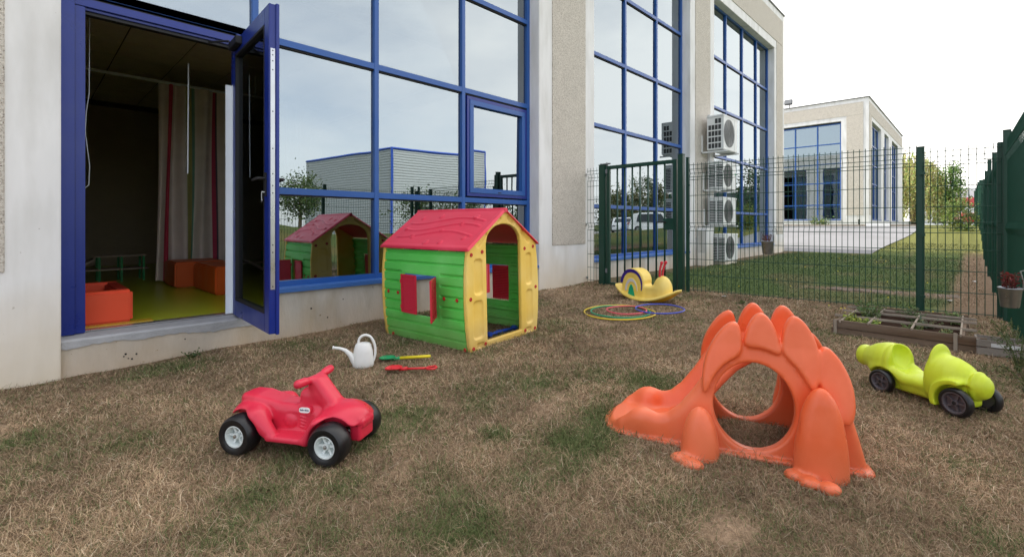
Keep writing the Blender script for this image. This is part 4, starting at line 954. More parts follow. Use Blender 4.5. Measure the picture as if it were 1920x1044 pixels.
def wheel3(parent,x,y,z,r,wd,side,mt,mr,spokes=7,inner=.5,hubmat=None):
    M=Matrix.Translation((x,y,z))@Matrix.Rotation(R(-90 if side>0 else 90),4,'X')   # lathe z -> outward
    h=wd/2; ri=r*inner
    wm=part('wheel',MB().lathe([(ri,-h),(r*.86,-h),(r*.96,-h*.75),(r,-h*.3),(r,h*.3),(r*.96,h*.75),(r*.86,h),(ri*1.15,h),(ri,h*.9),(ri,h*.2),(ri,-h)],36,M),mt,parent,True)
    rm=MB().lathe([(ri*.995,-h*.2),(ri*.995,h*.85),(ri*.90,h*.88),(ri*.80,h*.5),(ri*.78,-h*.1),(0,-h*.1)],32,M).lathe([(0,h*.75),(ri*.26,h*.72),(ri*.30,h*.5),(ri*.30,-h*.1)],16,M)
    for i in range(spokes):
        a=2*math.pi*i/spokes; Mr=M@Matrix.Rotation(a,4,'Z'); rm.box(ri*.26,ri*.84,-ri*.10,ri*.10,-h*.09,h*.42,Mr)
    rr=part('rim',rm,mr,wm,True,0)
    part('hub_cap',MB().lathe([(0,h*.86),(ri*.16,h*.82),(ri*.19,h*.70)],14,M),hubmat or m_steel,wm,True)
    return wm
for x in(-.012,.42):
    for s in(-1,1): wheel3(qd,x,s*.124,.084,.084,.085,s,m_tyr,m_rim,6,.56)
part('axle',MB().tube([(-.012,-.10,.083),(-.012,.10,.083)],.008,8),m_steel,qd); part('axle',MB().tube([(.42,-.10,.083),(.42,.10,.083)],.008,8),m_steel,qd)
# oval maker's label on the flank
def oval(a,b,y0,y1,n=28,p=3.2):
    pts=[]
    for i in range(n):
        q=2*math.pi*i/n; c,s=math.cos(q),math.sin(q); pts.append((a*math.copysign(abs(c)**(2/p),c),b*math.copysign(abs(s)**(2/p),s)))
    return MB().prism(pts,y0,y1)
lab=empty('maker_label',(.262,-.0605,.187)); lab.parent=qd; lab.rotation_euler=(R(-8),0,R(4))
part('red_border',oval(.030,.0165,-.010,-.004),p_quad,lab,bevel=0); part('white_field',oval(.025,.0115,-.0118,-.0102),mat('label white',srgb(240,240,238),rough=.4,var=0),lab)
def text(body,size,loc,rot,mt,parent,name='lettering',ext=.0004,bold=.0):
    cu=bpy.data.curves.new(name,'FONT'); cu.body=body; cu.size=size; cu.align_x='CENTER'; cu.align_y='CENTER'; cu.extrude=ext; cu.offset=bold
    cu.materials.append(mt); o=bpy.data.objects.new(name,cu); COL.objects.link(o); bpy.context.view_layer.update()
    me=bpy.data.meshes.new_from_object(o.evaluated_get(bpy.context.evaluated_depsgraph_get())); bpy.data.objects.remove(o)
    return obj(name,me,parent,loc,rot)
text('little tikes',.0105,(0,-.0124,0),(R(90),0,0),mat('label navy',srgb(30,40,90),rough=.5,var=0),lab,bold=.0001)
# ---------------------------------------------------------------- dinosaur climbing slide
p_or=plastic('orange plastic',(242,108,62),.33,(245,128,88),dirt=(.0,.14,srgb(180,110,75),.4))
ad=math.atan2(-.917,.40); nD=(.917,.40)
dn=empty('dinosaur_slide',(2.03+nD[0]*.31,-3.49+nD[1]*.31,.042),ad,'orange plastic dinosaur slide with round hole and back plates','slide')
def dino(X,Y,Z):
    y=np.abs(Y)
    Te=np.interp(X,[-.50,-.45,-.40,-.34,-.29,-.24,-.19,-.14,-.08,-.02,.04,.10,.16,.34,.40,.46,.52,.60],[.0,.055,.078,.105,.115,.112,.126,.170,.250,.345,.430,.478,.496,.494,.45,.33,.15,-.10])
    Tc=np.interp(X,[-.50,-.45,-.40,-.34,-.29,-.24,-.19,-.14,-.08,-.02,.04,.10,.16,.34,.40,.46,.52,.60],[.0,.042,.048,.048,.045,.045,.050,.070,.120,.195,.275,.345,.385,.39,.33,.20,.05,-.10])
    cw=.105
    T=Tc+(Te-Tc)*ss(cw,cw+.045,y)
    W0=np.interp(X,[-.50,-.46,-.40,-.30,-.18,-.05,.05,.45,.52,.56],[.04,.12,.165,.185,.20,.255,.285,.285,.27,.25])
    W=W0-.26*np.clip(Z,0,.6)*np.interp(X,[-.3,0.],[.1,1])
    nose=np.sqrt((np.minimum(X+.34,0)/.135)**2+(y/.20)**2)-1
    slope=np.interp(X,[-.2,-.1,.1,.35,.42,.6],[.8,.70,.75,1,.55,.5])
    d=smax((y-W)*.95,(Z-T)*slope,.035)
    d=smax(d,nose*.11,.03)
    d=smax(d,(X-.555+.22*Z)*.95,.03)
    d=smin(d,ell(X,y,Z,(-.295,.135,.075),(.055,.040,.052)),.04)   # brow bumps
    hullb=d+0
    shell=np.maximum(d,-(d+.028))
    # base lip
    lip=np.maximum(np.abs(d-.002)-.014,np.abs(Z-.004)-.012); shell=smin(shell,lip,.006)
    # plates: flattened petals standing on both sides
    hn=np.sqrt(((X-.148)/.152)**2+((Z-.206)/.178)**2)
    for (px,pz,rx,rz,tl,cut_) in ((.030,.385,.064,.168,-.33,1.17),(.182,.430,.070,.158,0,1.36),(.322,.432,.066,.152,.13,1.42),(.438,.330,.054,.142,.22,0)):
        yc=(.285-.26*np.clip(Z,0,.6))*(1 if px<.4 else .985)-.010+.12*np.clip(Z-.46,0,.2)
        x=X-px; z=Z-pz; cs,sn=math.cos(tl),math.sin(tl); xr=np.abs(x*cs+z*sn)/rx; zr=np.abs(-x*sn+z*cs)/rz
        nrm=(xr**1.8+zr**1.8+1e-9)**(1/1.8)
        leaf=(nrm-1)*.75*rx
        if cut_: leaf=smax(leaf,(cut_-hn)*.15,.022)
        e=smax(leaf,np.abs(y-yc)-.026-.006*np.clip(1-nrm,0,1),.012)
        shell=smin(shell,e,.0025)
    # legs and toes
    def leg(lx,lr,lh,out,toes,tx,ty):
        l=ell(X,y,Z,(lx,out,.0),(lr*1.06,.076,lh)); l=smax(l,y-out-.045-.10*np.clip(.25-Z,0,.25),.03); l=np.maximum(l,-(l+.03)) if False else l
        for t_ in toes: l=smin(l,ell(X,y,Z,(lx+t_[0],out+t_[1],.004),(tx,ty,.024)),.010)
        return l
    lf=leg(-.058,.072,.205,.262,((-.070,.055),(-.030,.095)),.046,.036)
    lr=leg(.372,.088,.335,.262,((-.095,.045),(-.055,.085),(.005,.105)),.038,.036)
    legs=np.minimum(lf,lr); legs=np.maximum(legs,-(hullb+.020))     # only what stands outside the shell
    shell=smin(shell,legs,.014)
    hole=np.sqrt(((X-.148)/.152)**2+((Z-.206)/.178)**2)-1; hole=hole*.15
    hole=np.maximum(hole,.05-y)
    shell=smax(shell,-hole,.007)
    # groove lines of the mould
    grv=np.maximum(np.abs(Z-.13-.04*np.abs(X-.15))-.0016,np.maximum(np.abs(X-.148)-.17,.2-y)); shell=smax(shell,-(np.maximum(grv,np.abs(hullb)-.004)),.003)
    return np.maximum(shell,-Z-.012)
obj('body',nets('body',dino,(-.52,-.44,-.02),(.62,.44,.62),.0068,p_or,1),dn)
# ---------------------------------------------------------------- lime ride-on car
p_lime=plastic('lime plastic',(206,224,48),.42,(212,228,74)); m_hubg=mat('grey hub plastic',srgb(92,86,90),rough=.5,var=.08)
ak=math.atan2(-.86,-.5); nK=(.86,-.5)
lc=empty('ride_on_car',(3.413+nK[0]*.115,-3.854+nK[1]*.115,.069),ak,'lime green plastic ride-on car with low seat and grey wheels','toy car')
def limecar(X,Y,Z):
    y=np.abs(Y)
    def rev(xs,Rs,zc,sq=1.06):
        Rr=np.interp(X,xs,Rs); return (np.sqrt(Y**2+((Z-zc)/sq)**2)-Rr)*.72
    rear=rev([-.215,-.203,-.190,-.172,-.158,-.150,-.140,-.10,-.06,-.048,-.040,-.034,-.018,-.010,-.004,.012,.026,.034,.06],[-.02,.030,.052,.058,.056,.054,.058,.080,.094,.097,.098,.099,.101,.0985,.099,.106,.104,.09,-.1],.158)
    rear=smax(rear,-.0-Z+.04,.02)
    seatb=rbox(X,Y,Z,(.115,0,.085),(.125,.078,.050),.035)
    side=cap(X,y,Z,(.02,.070,.120),(.10,.068,.098),.024); side=smin(side,cap(X,y,Z,(.10,.068,.098),(.22,.066,.098),.024),.02)
    scoop=ell(X,Y,Z,(.088,0,.212),(.092,.082,.086))
    hood=rev([.195,.206,.22,.25,.29,.325,.352,.366,.372,.380,.390,.402,.412,.425,.436,.444],[-.1,.10,.106,.106,.100,.088,.072,.058,.055,.062,.064,.054,.050,.040,.022,-.01],.150,1.12)
    hood=smin(hood,rbox(X,Y,Z,(.27,0,.105),(.075,.088,.05),.03),.03)
    shield=ell(X,Y,Z,(.222,0,.210),(.020,.082,.108))
    noser=hood; nose=hood
    belly=rbox(X,Y,Z,(.17,0,.065),(.20,.070,.030),.02)
    d=smin(smin(rear,seatb,.02),smin(side,belly,.015),.015)
    d=smax(d,-scoop,.014)
    d=smin(d,hood,.010); d=smin(d,shield,.010)
    for wx,r_ in((.0,.064),(.353,.070)):
        if wx>.1:
            a=cyly(X,(Z-.012)*1.05,(wx,r_-.006),r_+.026); arch=np.maximum(np.abs(a)-.013,np.maximum(.045-y,y-.122)); arch=smax(arch,.030+.085*ss(.36,.39,X)-Z,.01); arch=smax(arch,X-.372,.02)
            d=smin(d,arch,.018)
        else: d=smin(d,ell(X,y,Z,(.0,.075,.115),(.085,.035,.045)),.02)
        d=smax(d,-np.maximum(cyly(X,Z,(wx,r_),r_+.012),.060-y),.008)
    return d
obj('body',nets('body',limecar,(-.24,-.15,.02),(.47,.15,.34),.0044,p_lime,1),lc)
for x,r_ in((0,.064),(.353,.070)):
    for s in(-1,1): wheel3(lc,x,s*.100,r_,r_,.042,s,m_tyr,m_hubg,5,.74,m_rub)
part('axle',MB().tube([(0,-.09,.06),(0,.09,.06)],.006,8),m_steel,lc); part('axle',MB().tube([(.353,-.09,.066),(.353,.09,.066)],.006,8),m_steel,lc)
# ---------------------------------------------------------------- snail rocker
p_sy=plastic('snail yellow',(246,214,104),.42,(247,220,128)); p_am=plastic('amber plastic',(232,172,40),.45)
an=math.atan2(-.995,-.08)
sn_=empty('snail_rocker',(5.22,-1.46,.118),an,'yellow snail shaped rocking toy with red beaded feelers in front of the gate','rocking toy'); sn_.scale=(1.13,1.1,1.04)
def snail(X,Y,Z):
    zb=.95*X*X; w_=.155*np.sqrt(np.clip(1-(X/.385)**2,0,1))+.004
    base=smax(smax(np.abs(Z-zb-.012)*.8-.011,(np.abs(Y)-w_)*.9,.01),np.abs(X)-.372,.01)
    sh_=np.maximum(cyly(X,Z,(-.125,.215),.135),-(Z-.0)); stem=rbox(X,Y,Z,(-.125,0,.12),(.134,.085,.12),.02); sh_=smax(smin(sh_,stem,.01),np.abs(Y)-.085,.018)
    seat=rbox(X,Y,Z,(.06,0,.09),(.13,.075,.075),.03)
    head=ell(X,Y,Z,(.185,0,.13),(.098,.085,.155))
    d=smin(smin(sh_,seat,.03),head,.035); d=np.maximum(d,zb-Z)
    d=smin(d,base,.015)
    for (r0,r1) in ((.070,.080),): 
        g_=np.abs(cyly(X,(Z-.02)*.62,(-.14,.055),.088))-.006; d=smax(d,-np.maximum(np.maximum(g_,.080-np.abs(Y)),.065-Z),.004)
    return d
obj('body',nets('body',snail,(-.39,-.17,-.02),(.39,.17,.37),.0062,p_sy,1),sn_)
hull=MB(); vs=[];fs=[]
for i in range(25):
    x=-.34+.68*i/24; w_=.10*math.sqrt(max(0,1-(x/.36)**2)); 
    for j in range(9):
        y=-w_+2*w_*j/8; vs.append((x,y,.95*x*x+.004-.048*math.sqrt(max(0,1-(x/.35)**2))*(1-(abs(j-4)/4)**3)))
for i in range(24):
    for j in range(8): fs.append((i*9+j,i*9+j+1,(i+1)*9+j+1,(i+1)*9+j))
part('rocker',hull.add(vs,fs),p_am,sn_,'all')
m_pur=plastic('violet plastic',(52,22,128),.4); m_swh=plastic('off white plastic',(214,210,214),.45); m_sgr=plastic('teal plastic',(0,160,118),.4)
def arc(name,cx,cz,r0,r1,sx,sz,a0,a1,mt,zend=None):
    for s in(-1,1):
        pts=[]; n=22
        for i in range(n+1):
            a=R(a0+(a1-a0)*i/n); tap=1-.75*max(0,(i/n-.55)/.45); pts.append((cx+r1*sx*math.cos(a),cz+r1*sz*math.sin(a)))
        for i in range(n,-1,-1):
            a=R(a0+(a1-a0)*i/n); f=i/n; th=(r1-r0)*(1 if f<.5 else 1-.7*(f-.5)*2); pts.append((cx+(r1-th)*sx*math.cos(a),cz+(r1-th)*sz*math.sin(a)))
        mb=MB(); m_=len(pts)//2; y0,y1=s*.085,s*.0895
        V_=[(x,y0,z) for x,z in pts]+[(x,y1,z) for x,z in pts]; N_=len(pts); F2=[]
        for i in range(n): F2+= [(i,i+1,N_-2-i,N_-1-i),(N_+i,N_+i+1,2*N_-2-i,2*N_-1-i)]
        for i in range(N_): F2.append((i,(i+1)%N_,N_+(i+1)%N_,N_+i))
        part(name,mb.add(V_,F2),mt,sn_)
arc('shell_stripe',-.135,.17,.105,.135,1,1.28,175,-22,m_pur); arc('shell_stripe',-.135,.09,.058,.076,1,1.9,178,2,m_swh)
for s in(-1,1): part('shell_centre',MB().prism([(-.175,.055),(-.160,.13),(-.143,.165),(-.127,.165),(-.112,.13),(-.092,.03),(-.13,.035)],s*.085,s*.0895),m_sgr,sn_)
p_bead=plastic('red bead plastic',(214,44,62),.35)
for s in(-1,1):
    mb=MB()
    for i in range(8):
        t=i/7; r_=.013 if i<7 else .017; x=.165+.03*t*t+ (0.0); y=s*(.026+.012*t); z=.283+.148*t
        mb.lathe([(r_*math.sin(math.pi*k/6),-r_*math.cos(math.pi*k/6)) for k in range(7)],12,Matrix.Translation((x,y,z)))
    part('feeler',mb,p_bead,sn_,'all')
# ---------------------------------------------------------------- hoops
def hoop(cx,cy,rx,ry,rot,c,label,dz=0,seed=0):
    pts=[]; r0=random.Random(seed)
    a1,a2=r0.random()*6,r0.random()*6
    for i in range(73):
        q=2*math.pi*i/72; k=1+.02*math.sin(2*q+a1)+.01*math.sin(3*q+a2); x,y=rx*k*math.cos(q),ry*k*math.sin(q); cs,sn=math.cos(rot),math.sin(rot)
        X,Y=cx+x*cs-y*sn,cy+x*sn+y*cs; pts.append((X,Y,Hs(X,Y)+.020+dz+.0015*math.sin(3*q+a1)))
    mb=MB().tube(pts,.0072,8,caps=False); cz=Hs(cx,cy)
    mb.v=[(x-cx,y-cy,z-cz) for x,y,z in mb.v]
    o=part('hoop',mb,plastic(label,c,.4),None,'all'); o.location=(cx,cy,cz); return tag(o,label,'hoop','play hoops lying on the grass')
hoop(4.335,-1.63,.36,.36,0,(226,196,52),'largest yellow hoop lying under the green and pink hoops',0,1)
hoop(4.30,-1.66,.30,.29,.4,(22,150,108),'green hoop lying between the yellow hoop and the pink hoop',.014,2)
hoop(4.36,-1.70,.205,.20,.2,(222,86,100),'smallest pink hoop lying inside the green hoop',.026,3)
hoop(4.585,-1.945,.245,.24,.2,(66,82,186),'blue hoop lying apart, overlapping the others on its left',.036,4)
# ---------------------------------------------------------------- watering can
p_wh=plastic('white plastic',(236,236,232),.4)
wc=empty('watering_can',(1.712,-1.252,.034),R(-36),'white plastic watering can with looped handle and long spout','watering can')
wc.scale=(.94,.94,.97)
# local x points away from the spout, y is thickness
mb=MB(); prof=[(.0,.0),(.058,.0),(.066,.01),(.065,.05),(.060,.11),(.050,.155),(.040,.168),(.030,.170),(.028,.160),(0,.155)]
mb.lathe(prof,28,None,1.12,.78); part('body',mb,p_wh,wc,True)
sp=[(-.035,0,.018),(-.062,0,.050),(-.090,0,.090),(-.125,0,.122),(-.165,0,.137),(-.200,0,.142)]
part('spout',MB().tube(sp,.02,12,rs=[.034,.028,.019,.013,.010,.0095]).lathe([(.0,.0),(.012,.0),(.0125,.008),(0,.009)],14,Matrix.Translation((-.203,0,.1425))@Matrix.Rotation(R(-80),4,'Y')),p_wh,wc,True)
hp=[(-.030,0,.150),(-.033,0,.180),(-.020,0,.208),(.010,0,.222),(.045,0,.213),(.070,0,.180),(.083,0,.135),(.083,0,.085),(.072,0,.045),(.055,0,.025)]
def smooth_path(P,k=5):
    P=[Vector(p) for p in P]; out=[]
    for i in range(len(P)-1):
        a,b,c,d=P[max(i-1,0)],P[i],P[i+1],P[min(i+2,len(P)-1)]
        for j in range(k):
            t=j/k; out.append(.5*((2*b)+(c-a)*t+(2*a-5*b+4*c-d)*t*t+(3*b-a-3*c+d)*t**3))
    return out+[P[-1]]
part('handle',MB().tube(smooth_path(hp),.009,12),p_wh,wc,True)
# ---------------------------------------------------------------- shovels
def shovel(p0,p1,z,parts,label,dhandle):
    dx,dy=p1[0]-p0[0],p1[1]-p0[1]; L=math.hypot(dx,dy); e=empty('toy_shovel',(p0[0],p0[1],z),math.atan2(dy,dx),label,'toy shovel')
    cb,ch=parts
    # blade: shallow scoop
    vs=[];fs=[];n=14;m=9; bl=.11
    for i in range(n+1):
        t=i/n; x=t*bl; w_=.044*math.sqrt(max(0,min(1,t/.28)))*(1 if t<.75 else 1-.55*(t-.75)/.25)+.002
        for j in range(m+1):
            q=-1+2*j/m; vs.append((x,q*w_,.012+.016*q*q+.010*t+.006*(1-t)))
    for i in range(n):
        for j in range(m): fs.append((i*(m+1)+j,(i+1)*(m+1)+j,(i+1)*(m+1)+j+1,i*(m+1)+j+1))
    b=part('blade',MB().add(vs,fs).tube([(bl-.02,0,.02),(bl+.035,0,.03)],.012,10,rs=[.009,.0125]),cb,e,'all'); so_=b.modifiers.new('s','SOLIDIFY'); so_.thickness=.003
    if dhandle:
        part('shaft',MB().tube([(bl+.02,0,.026),(L-.07,0,.030)],.0075,8).tube([(L-.07,0,.03),(L-.055,.022,.031),(L-.01,.030,.034),(L,.0,.035),(L-.01,-.030,.034),(L-.055,-.022,.031),(L-.07,0,.03)],.007,8),ch,e,'all')
    else: part('shaft',MB().tube([(bl+.03,0,.030),(L-.01,0,.040),(L,0,.041)],.0105,12,rs=[.0105,.0105,.007]),ch,e,'all')
shovel((1.83,-1.255),(2.09,-1.50),.040,(plastic('shovel green',(20,150,90),.4),plastic('shovel yellow',(232,212,40),.4)),'toy shovel with green blade and yellow handle, nearer the playhouse',False)
shovel((1.738,-1.485),(1.975,-1.722),.038,(plastic('shovel red',(216,40,48),.38),plastic('shovel red',(216,40,48),.38)),'all red toy shovel with looped grip lying in dry grass',True)
# ---------------------------------------------------------------- raised bed
m_wood=mat('weathered board',srgb(122,106,92),rough=.9,spec=.15,var=.22,vscale=5,bump=.5,bscale=35,col2=srgb(98,76,58),c2scale=3,stretch=(1,.25,5),c2lo=.4,c2hi=.7)
m_woodl=mat('grey lath',srgb(158,146,132),rough=.9,spec=.15,var=.18,vscale=8,bump=.4,bscale=40)
m_soil=mat('dark soil',srgb(52,38,30),rough=1,spec=.05,var=.35,vscale=25,bump=1,bscale=40)
rb=empty('raised_bed',(5.2,-3.83,.10),label='weathered wooden raised bed divided by laths, growing herbs beside the fence',cat='raised bed')
BX0,BX1,BY0,BY1=-.46,.52,-.36,.44   # x away from camera, y
def board(n,*b,mt=m_wood,rot=0,**k):
    x0,x1,y0,y1,z0,z1=b; cx,cy,cz=(x0+x1)/2,(y0+y1)/2,(z0+z1)/2
    o=part(n,MB().box(x0-cx,x1-cx,y0-cy,y1-cy,z0-cz,z1-cz),mt,rb,bevel=.0025); o.location=(cx,cy,cz); o.rotation_euler=(R(random.uniform(-.8,.8)),R(random.uniform(-.8,.8)),R(rot+random.uniform(-.6,.6))); return o
board('board',BX0,BX0+.022,BY0-.10,BY1+.0,.055,.118); board('board',BX0-.002,BX0+.022,BY0-.06,BY1+.01,-.03,.052)
board('board',BX1-.022,BX1,BY0,BY1+.02,.055,.125); board('board',BX1-.022,BX1,BY0,BY1,-.03,.052)
board('board',BX0+.024,BX1-.024,BY1-.03,BY1-.01,-.02,.112); board('board',BX0+.024,BX1-.024,BY0+.012,BY0+.032,-.02,.112)
for xx in(-.22,.12,.34): board('cross_lath',xx,xx+.012,BY0-.05,BY1+.03,.112,.132,mt=m_woodl)
for yy,e in((BY1-.06,0),(.20,0),(-.06,0),(BY0+.03,0)): board('long_lath',BX0-.012,BX1+.01,yy,yy+.011,.105,.124,mt=m_woodl)
for yy in(BY1-.03,BY0+.05): board('stake',BX0-.016,BX0-.004,yy,yy+.022,-.05,.128,mt=m_woodl)
vs=[];fs=[]
for i in range(25):
    for j in range(21):
        x=BX0+.03+(BX1-BX0-.06)*i/24; y=BY0+.035+(BY1-BY0-.07)*j/20; vs.append((x,y,.05+.02*float(vn(np.array(x*18+9),np.array(y*18+9)))))
for i in range(24):
    for j in range(20): fs.append((i*21+j,(i+1)*21+j,(i+1)*21+j+1,i*21+j+1))
tag(part('soil',MB().add(vs,fs),m_soil,rb,'all'),kind='stuff')
# herbs in the bed
def herb(x,y,z,h,w_,n,c,label,leaf=.022,name='herb_plant',cat='plant',group=None,red=False):
    t=empty(name,(x,y,z),label=label,cat=cat,group=group); mb=MB(); Ps=[];Cs=[]
    for s in range(max(3,n//14)):
        q=random.uniform(0,6.3); rr=w_*math.sqrt(random.random()); tip=(rr*math.cos(q),rr*math.sin(q),h*random.uniform(.5,1))
        mb.tube([(0,0,0),(tip[0]*.4,tip[1]*.4,tip[2]*.6),tip],.0016,4)
        k=14; tt=rng.random(k)**.7; P=np.stack([tip[0]*tt**1.3,tip[1]*tt**1.3,tip[2]*tt],1)+rng.normal(size=(k,3))*.012; Ps.append(P); Cs.append(gcol(k,c,.3))
    part('stem',mb,mat('stem green',(.10,.13,.04),rough=.8) if not red else mat('stem brown',(.12,.05,.03),rough=.8),t); P=np.concatenate(Ps); P[:,2]=np.maximum(P[:,2],.004)
    leafmesh(P,leaf,np.concatenate(Cs),m_leaf,'foliage',t); return t
hb=[(4.95,-3.50,.10,.07,90,(.22,.26,.05),'yellow green low plant in the near left cell of the bed'),(5.15,-3.58,.16,.08,110,(.09,.13,.05),'taller grey green herb in the second cell of the bed'),
(5.45,-3.52,.15,.10,110,(.08,.12,.04),'feathery herb at the back left of the bed'),(4.92,-3.62,.07,.06,70,(.24,.30,.06),'small bright yellow green plant at the front board'),(5.0,-3.86,.07,.07,60,(.13,.16,.06),'low sprawling plant in the middle of the bed'),
(5.25,-3.95,.08,.09,60,(.10,.12,.06),'thin reddish green plant right of the middle lath'),(5.52,-3.85,.12,.10,90,(.08,.11,.05),'dark herb along the back board of the bed'),(5.0,-4.08,.05,.06,50,(.16,.20,.08),'low pale plant near the right end of the bed'),(5.58,-4.10,.10,.06,60,(.10,.15,.05),'small herb in the back right corner of the bed')]
for x,y,h_,w_,n,c,l in hb: herb(x,y,.145,h_*1.1,w_*1.4,int(n*3.0),tuple(q*1.5 for q in c),l,leaf=.026)
# weeds on bare soil outside and at the foot of the side fence
for i,(x,y,h_,w_,n,c,l) in enumerate([(4.75,-4.42,.22,.12,220,(.10,.12,.05),'tangled weed under the hanging planter at the side fence'),(5.15,-4.44,.20,.12,200,(.13,.14,.06),'second tangled weed along the foot of the side fence'),(5.6,-4.38,.14,.10,130,(.15,.15,.06),'sparse weed between the raised bed and the fence corner'),(4.3,-4.42,.26,.12,240,(.09,.11,.05),'largest weed at the side fence nearest the lime car'),(3.9,-4.44,.20,.12,180,(.12,.12,.06),'weed at the side fence behind the lime car')]): herb(x,y,Hs(x,y),h_,w_,n,c,l,leaf=.017,name='weed',group='weeds along the side fence')
for (x,y,s,l) in [(10.6,-.55,.14,'low weeds growing under the lowest air conditioner'),(5.65,-2.35,.06,'small green tuft left of the fence foot'),(6.1,-.25,.07,'green weed at the gate hinge post'),(.95,-.12,.09,'green tuft against the plinth under the door')]: herb(x,y,Hs(x,y),s*.6,s,80,(.07,.11,.03),l,leaf=.02,name='weed')
# ---------------------------------------------------------------- slatted crate
m_crate=mat('grey crate slat',srgb(138,130,122),rough=.9,spec=.15,var=.2,vscale=9,bump=.4,bscale=40)
ct=empty('wooden_crate',(4.80,-4.36,.105),R(4),'small grey slatted wooden crate at the right end of the raised bed','crate')
def B_(n,*b,parent=ct,mt=m_crate): return part(n,MB().box(*b),mt,parent,bevel=.0015)
for z in(.0,.055): B_('slat',-.10,-.09,-.13,.13,z+.004,z+.050); B_('slat',.09,.10,-.13,.13,z+.004,z+.050); 
for z in(.0,.055): B_('slat',-.089,.089,.12,.13,z+.004,z+.05); B_('slat',-.089,.089,-.13,-.12,z+.004,z+.05)
for x in(-.082,.074): 
    for y in(-.118,.11): B_('corner_post',x,x+.010,y,y+.010,.0,.112)
B_('bottom_slat',-.085,.085,-.115,-.03,.006,.012); B_('bottom_slat',-.085,.085,.0,.11,.006,.012)
B_('label_strip',-.1025,-.1005,-.08,.06,.062,.088,mt=mat('worn paper',srgb(205,205,205),rough=.7,var=.1))
# ---------------------------------------------------------------- hanging pots
m_zinc=mat('galvanised zinc',srgb(150,152,154),rough=.32,metal=.85,var=.14,vscale=20)
def pot(loc,rx,ry,h_,label,name,plantc,ph,cat='planter',rz=0,n=120,leaf=.018,w_=None,hook=0):
    e=empty(name,loc,rz,label,cat)
    mb=MB().lathe([(.0,0),(.74,.0),(.78,.06*h_),(.97,.96*h_),(1.02,h_),(1.0,h_+.004),(.95,.97*h_),(.93,.88*h_),(0,.86*h_)],32,None,rx,ry); part('bucket',mb,m_zinc,e,True)
    hk=MB().tube([(0,-ry,h_*.9),(0,-ry*1.02,h_*1.35),(0,-ry*.8,h_*1.9),(0,-ry*1.3,h_*2.0),(0,-ry*1.5,h_*1.6)],.004,6)
    part('hanger',hk,m_zinc,e,True)
    s=empty('potted_plant',(loc[0],loc[1],loc[2]+.86*h_),rz,label.split(' with ')[0].replace('zinc','plant in the zinc') if False else plantc[1],'plant')
    Ps=[];Cs=[];st=MB()
    for i in range(9):
        q=random.uniform(0,6.3); rr=random.random()*(w_ or rx)*.8; tip=(rr*math.cos(q),rr*math.sin(q)*ry/rx,ph*random.uniform(.5,1)); st.tube([(tip[0]*.4,tip[1]*.4,0),tip],.003,5)
        k=n//9; tt=rng.random(k); Ps.append(np.stack([tip[0]*(.5+.5*tt),tip[1]*(.5+.5*tt),tip[2]*(.25+.75*tt)],1)+rng.normal(size=(k,3))*.013); Cs.append(gcol(k,plantc[0],.35))
    part('stem',st,mat('stem brown',(.12,.05,.03),rough=.8),s); leafmesh(np.concatenate(Ps),leaf,np.concatenate(Cs),m_leaf,'foliage',s)
pot((4.66,-4.395,.455),.085,.06,.125,'oval zinc planter hung on the side fence','hanging_planter',((.16,.022,.02),'dark red leaved succulent growing in the oval zinc planter'),.13,leaf=.022,n=200)
pot((6.00,-2.535,.665),.075,.065,.145,'round zinc bucket hung on the mesh fence in front of the last window bay','hanging_planter',((.18,.055,.04),'dried reddish brown plant in the round zinc bucket'),.11,leaf=.016)
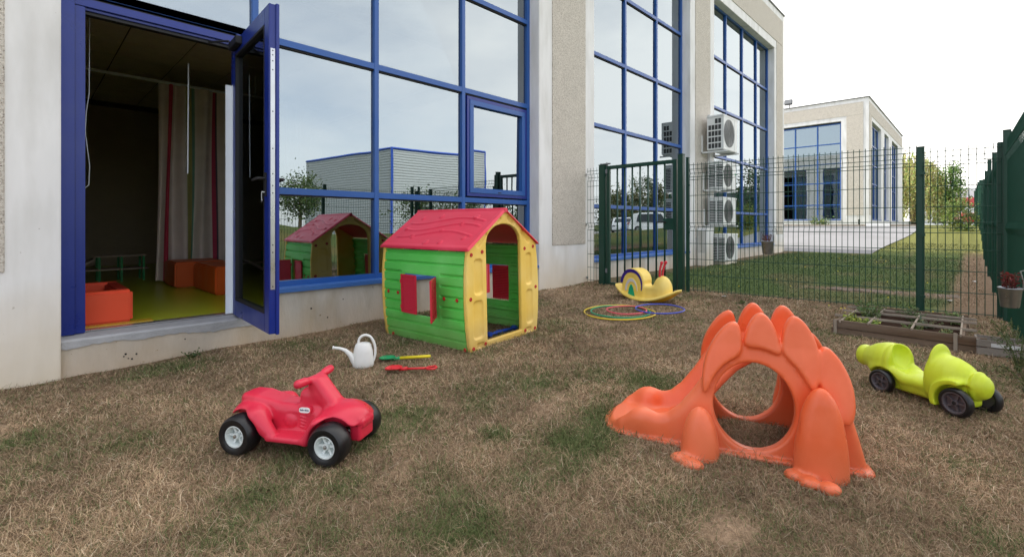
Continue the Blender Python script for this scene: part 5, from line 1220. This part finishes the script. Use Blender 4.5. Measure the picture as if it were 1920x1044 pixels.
# ---------------------------------------------------------------- air conditioners
m_ac=mat('ac casing',srgb(222,224,222),rough=.45,spec=.4,var=.03); m_acd=mat('ac grille dark',srgb(58,60,60),rough=.6,var=.05); m_acg=mat('ac fan grey',srgb(120,122,122),rough=.5,var=.05)
def ac(x,z,wd,ht,dp,label,y=-.13,big=False,braces=True):
    e=empty('air_conditioner',(x,y,z),0,label,'air conditioner','air conditioners on the office wall')
    part('casing',MB().box(0,wd,-dp,0,0,ht),m_ac,e,bevel=.012)
    part('top_cover',MB().box(-.006,wd+.006,-dp-.006,.006,ht-.03,ht+.012),m_ac,e,bevel=.006)
    nz_=5 if big else 14
    g_=MB(); 
    if big:
        sl_=MB().box(-.0015,.001,-.028,.028,-.05,.05).mesh('grille_slot',m_acd)
        for i in range(4):
            for j in range(5): obj('grille_slot',sl_,e,(-.001,-.06-i*.068 if i<3 else -.06-i*.068,.09+j*.128)) if not(i<2 and j==4) else None
    else:
        sl_=MB().box(-.0015,.001,-.065,.065,-.011,.011).mesh('louvre',m_acd)
        for i in range(2):
            for j in range(nz_): obj('louvre',sl_,e,(-.001,-.085-i*.155,.05+j*(ht-.1)/nz_))
    # fan opening on the front
    cx,cz,r_=wd*.40,ht*.5,min(ht*.42,wd*.36)
    part('fan_opening',MB().lathe([(0,.0),(r_,.0),(r_+.012,-.004)],36,Matrix.Translation((cx,-dp-.002,cz))@Matrix.Rotation(R(90),4,'X')),m_acg if not big else m_acg,e)
    gr=MB()
    for k in range(1,9):
        rr=r_*k/8; pts=[(cx+rr*math.cos(2*math.pi*i/32),-dp-.008,cz+rr*math.sin(2*math.pi*i/32)) for i in range(33)]; gr.tube(pts,.003,4,caps=False)
    for k in range(10): a=math.pi*k/5; gr.tube([(cx+.04*math.cos(a),-dp-.011,cz+.04*math.sin(a)),(cx+r_*math.cos(a),-dp-.011,cz+r_*math.sin(a))],.0025,4)
    part('fan_guard',gr,m_acd if not big else m_acg,e); 
    fan=MB()
    for k in range(3):
        a=2*math.pi*k/3; fan.box(.02,r_*.92,-.05,.05,-.004,.004,Matrix.Translation((cx,-dp-.0045,cz))@Matrix.Rotation(a,4,'Y')@Matrix.Rotation(R(90),4,'X'))
    part('front_trim',MB().box(cx-r_-.03,cx-r_-.02,-dp-.004,-dp+.002,.03,ht-.03).box(cx+r_+.02,cx+r_+.03,-dp-.004,-dp+.002,.03,ht-.03),m_ac,e)
    part('green_sticker',MB().box(wd-.06,wd-.02,-dp-.003,-dp-.001,ht*.55,ht*.62),mat('green sticker',srgb(90,190,150),rough=.5,var=0),e) if not big else None
    if braces:
        for q,bx in enumerate((.02,wd-.10)):
            part('bracket',MB().box(bx,bx+.035,-dp-.06,-y-.0,-.045,-.012).box(bx,bx+.035,-y-.035,-y-.002,-.045,.34),m_ac,e,bevel=.003)
    part('foot',MB().box(.05,.12,-dp+.01,-.02,-.012,0).box(wd-.12,wd-.05,-dp+.01,-.02,-.012,0),m_grey,e)
    return e
ac(10.22,2.56,.80,.72,.34,'top air conditioner of the column, large fan facing the yard',big=True,y=-.14)
ac(10.30,1.76,.78,.57,.30,'second air conditioner from the top, behind the fence top')
ac(10.33,.99,.78,.58,.30,'third air conditioner from the top on wall brackets')
ac(10.42,.22,.78,.57,.30,'lowest air conditioner standing near the ground',braces=False)
tag(part('air_conditioner_stand',MB().box(10.5,11.15,-.42,-.12,.12,.205),m_white),'low concrete pad under the lowest air conditioner','concrete pad')
cb=empty('meter_box',(9.98,-.02,.13),0,'pale concrete meter box against the column left of the air conditioners','meter box')
part('body',MB().box(0,.34,-.22,0,-.1,.80),m_white,cb,bevel=.01); part('door_panel',MB().box(-.004,-.001,-.19,-.03,.28,.74),m_plinth,cb)
m_pipe=mat('white pipe duct',srgb(215,216,216),rough=.5,var=.04)
tag(part('pipe_duct',MB().box(10.56,10.66,-.07,-.013,.8,3.4),m_pipe,bevel=.008),'vertical white pipe duct rising behind the air conditioners','duct')
# yellow flowers and small lawn dots
fl_=MB()
for i in range(38):
    x=random.uniform(6.6,17); y=random.uniform(-3.9,-.5)
    if random.random()<.25: x=random.uniform(5.6,6.4); y=random.uniform(-4.3,-3)
    z=Hs(x,y)+.045; r_=.005+.0006*x; fl_.add([(x-r_,y,z),(x,y-r_,z+.003),(x+r_,y,z),(x,y+r_,z+.003),(x,y,z+r_)],[(0,1,4),(1,2,4),(2,3,4),(3,0,4)])
tag(part('wild_flowers',fl_,mat('yellow petals',srgb(225,205,40),rough=.6,var=.1)),'tiny yellow flowers dotted over the lawn','flowers',kind='stuff')
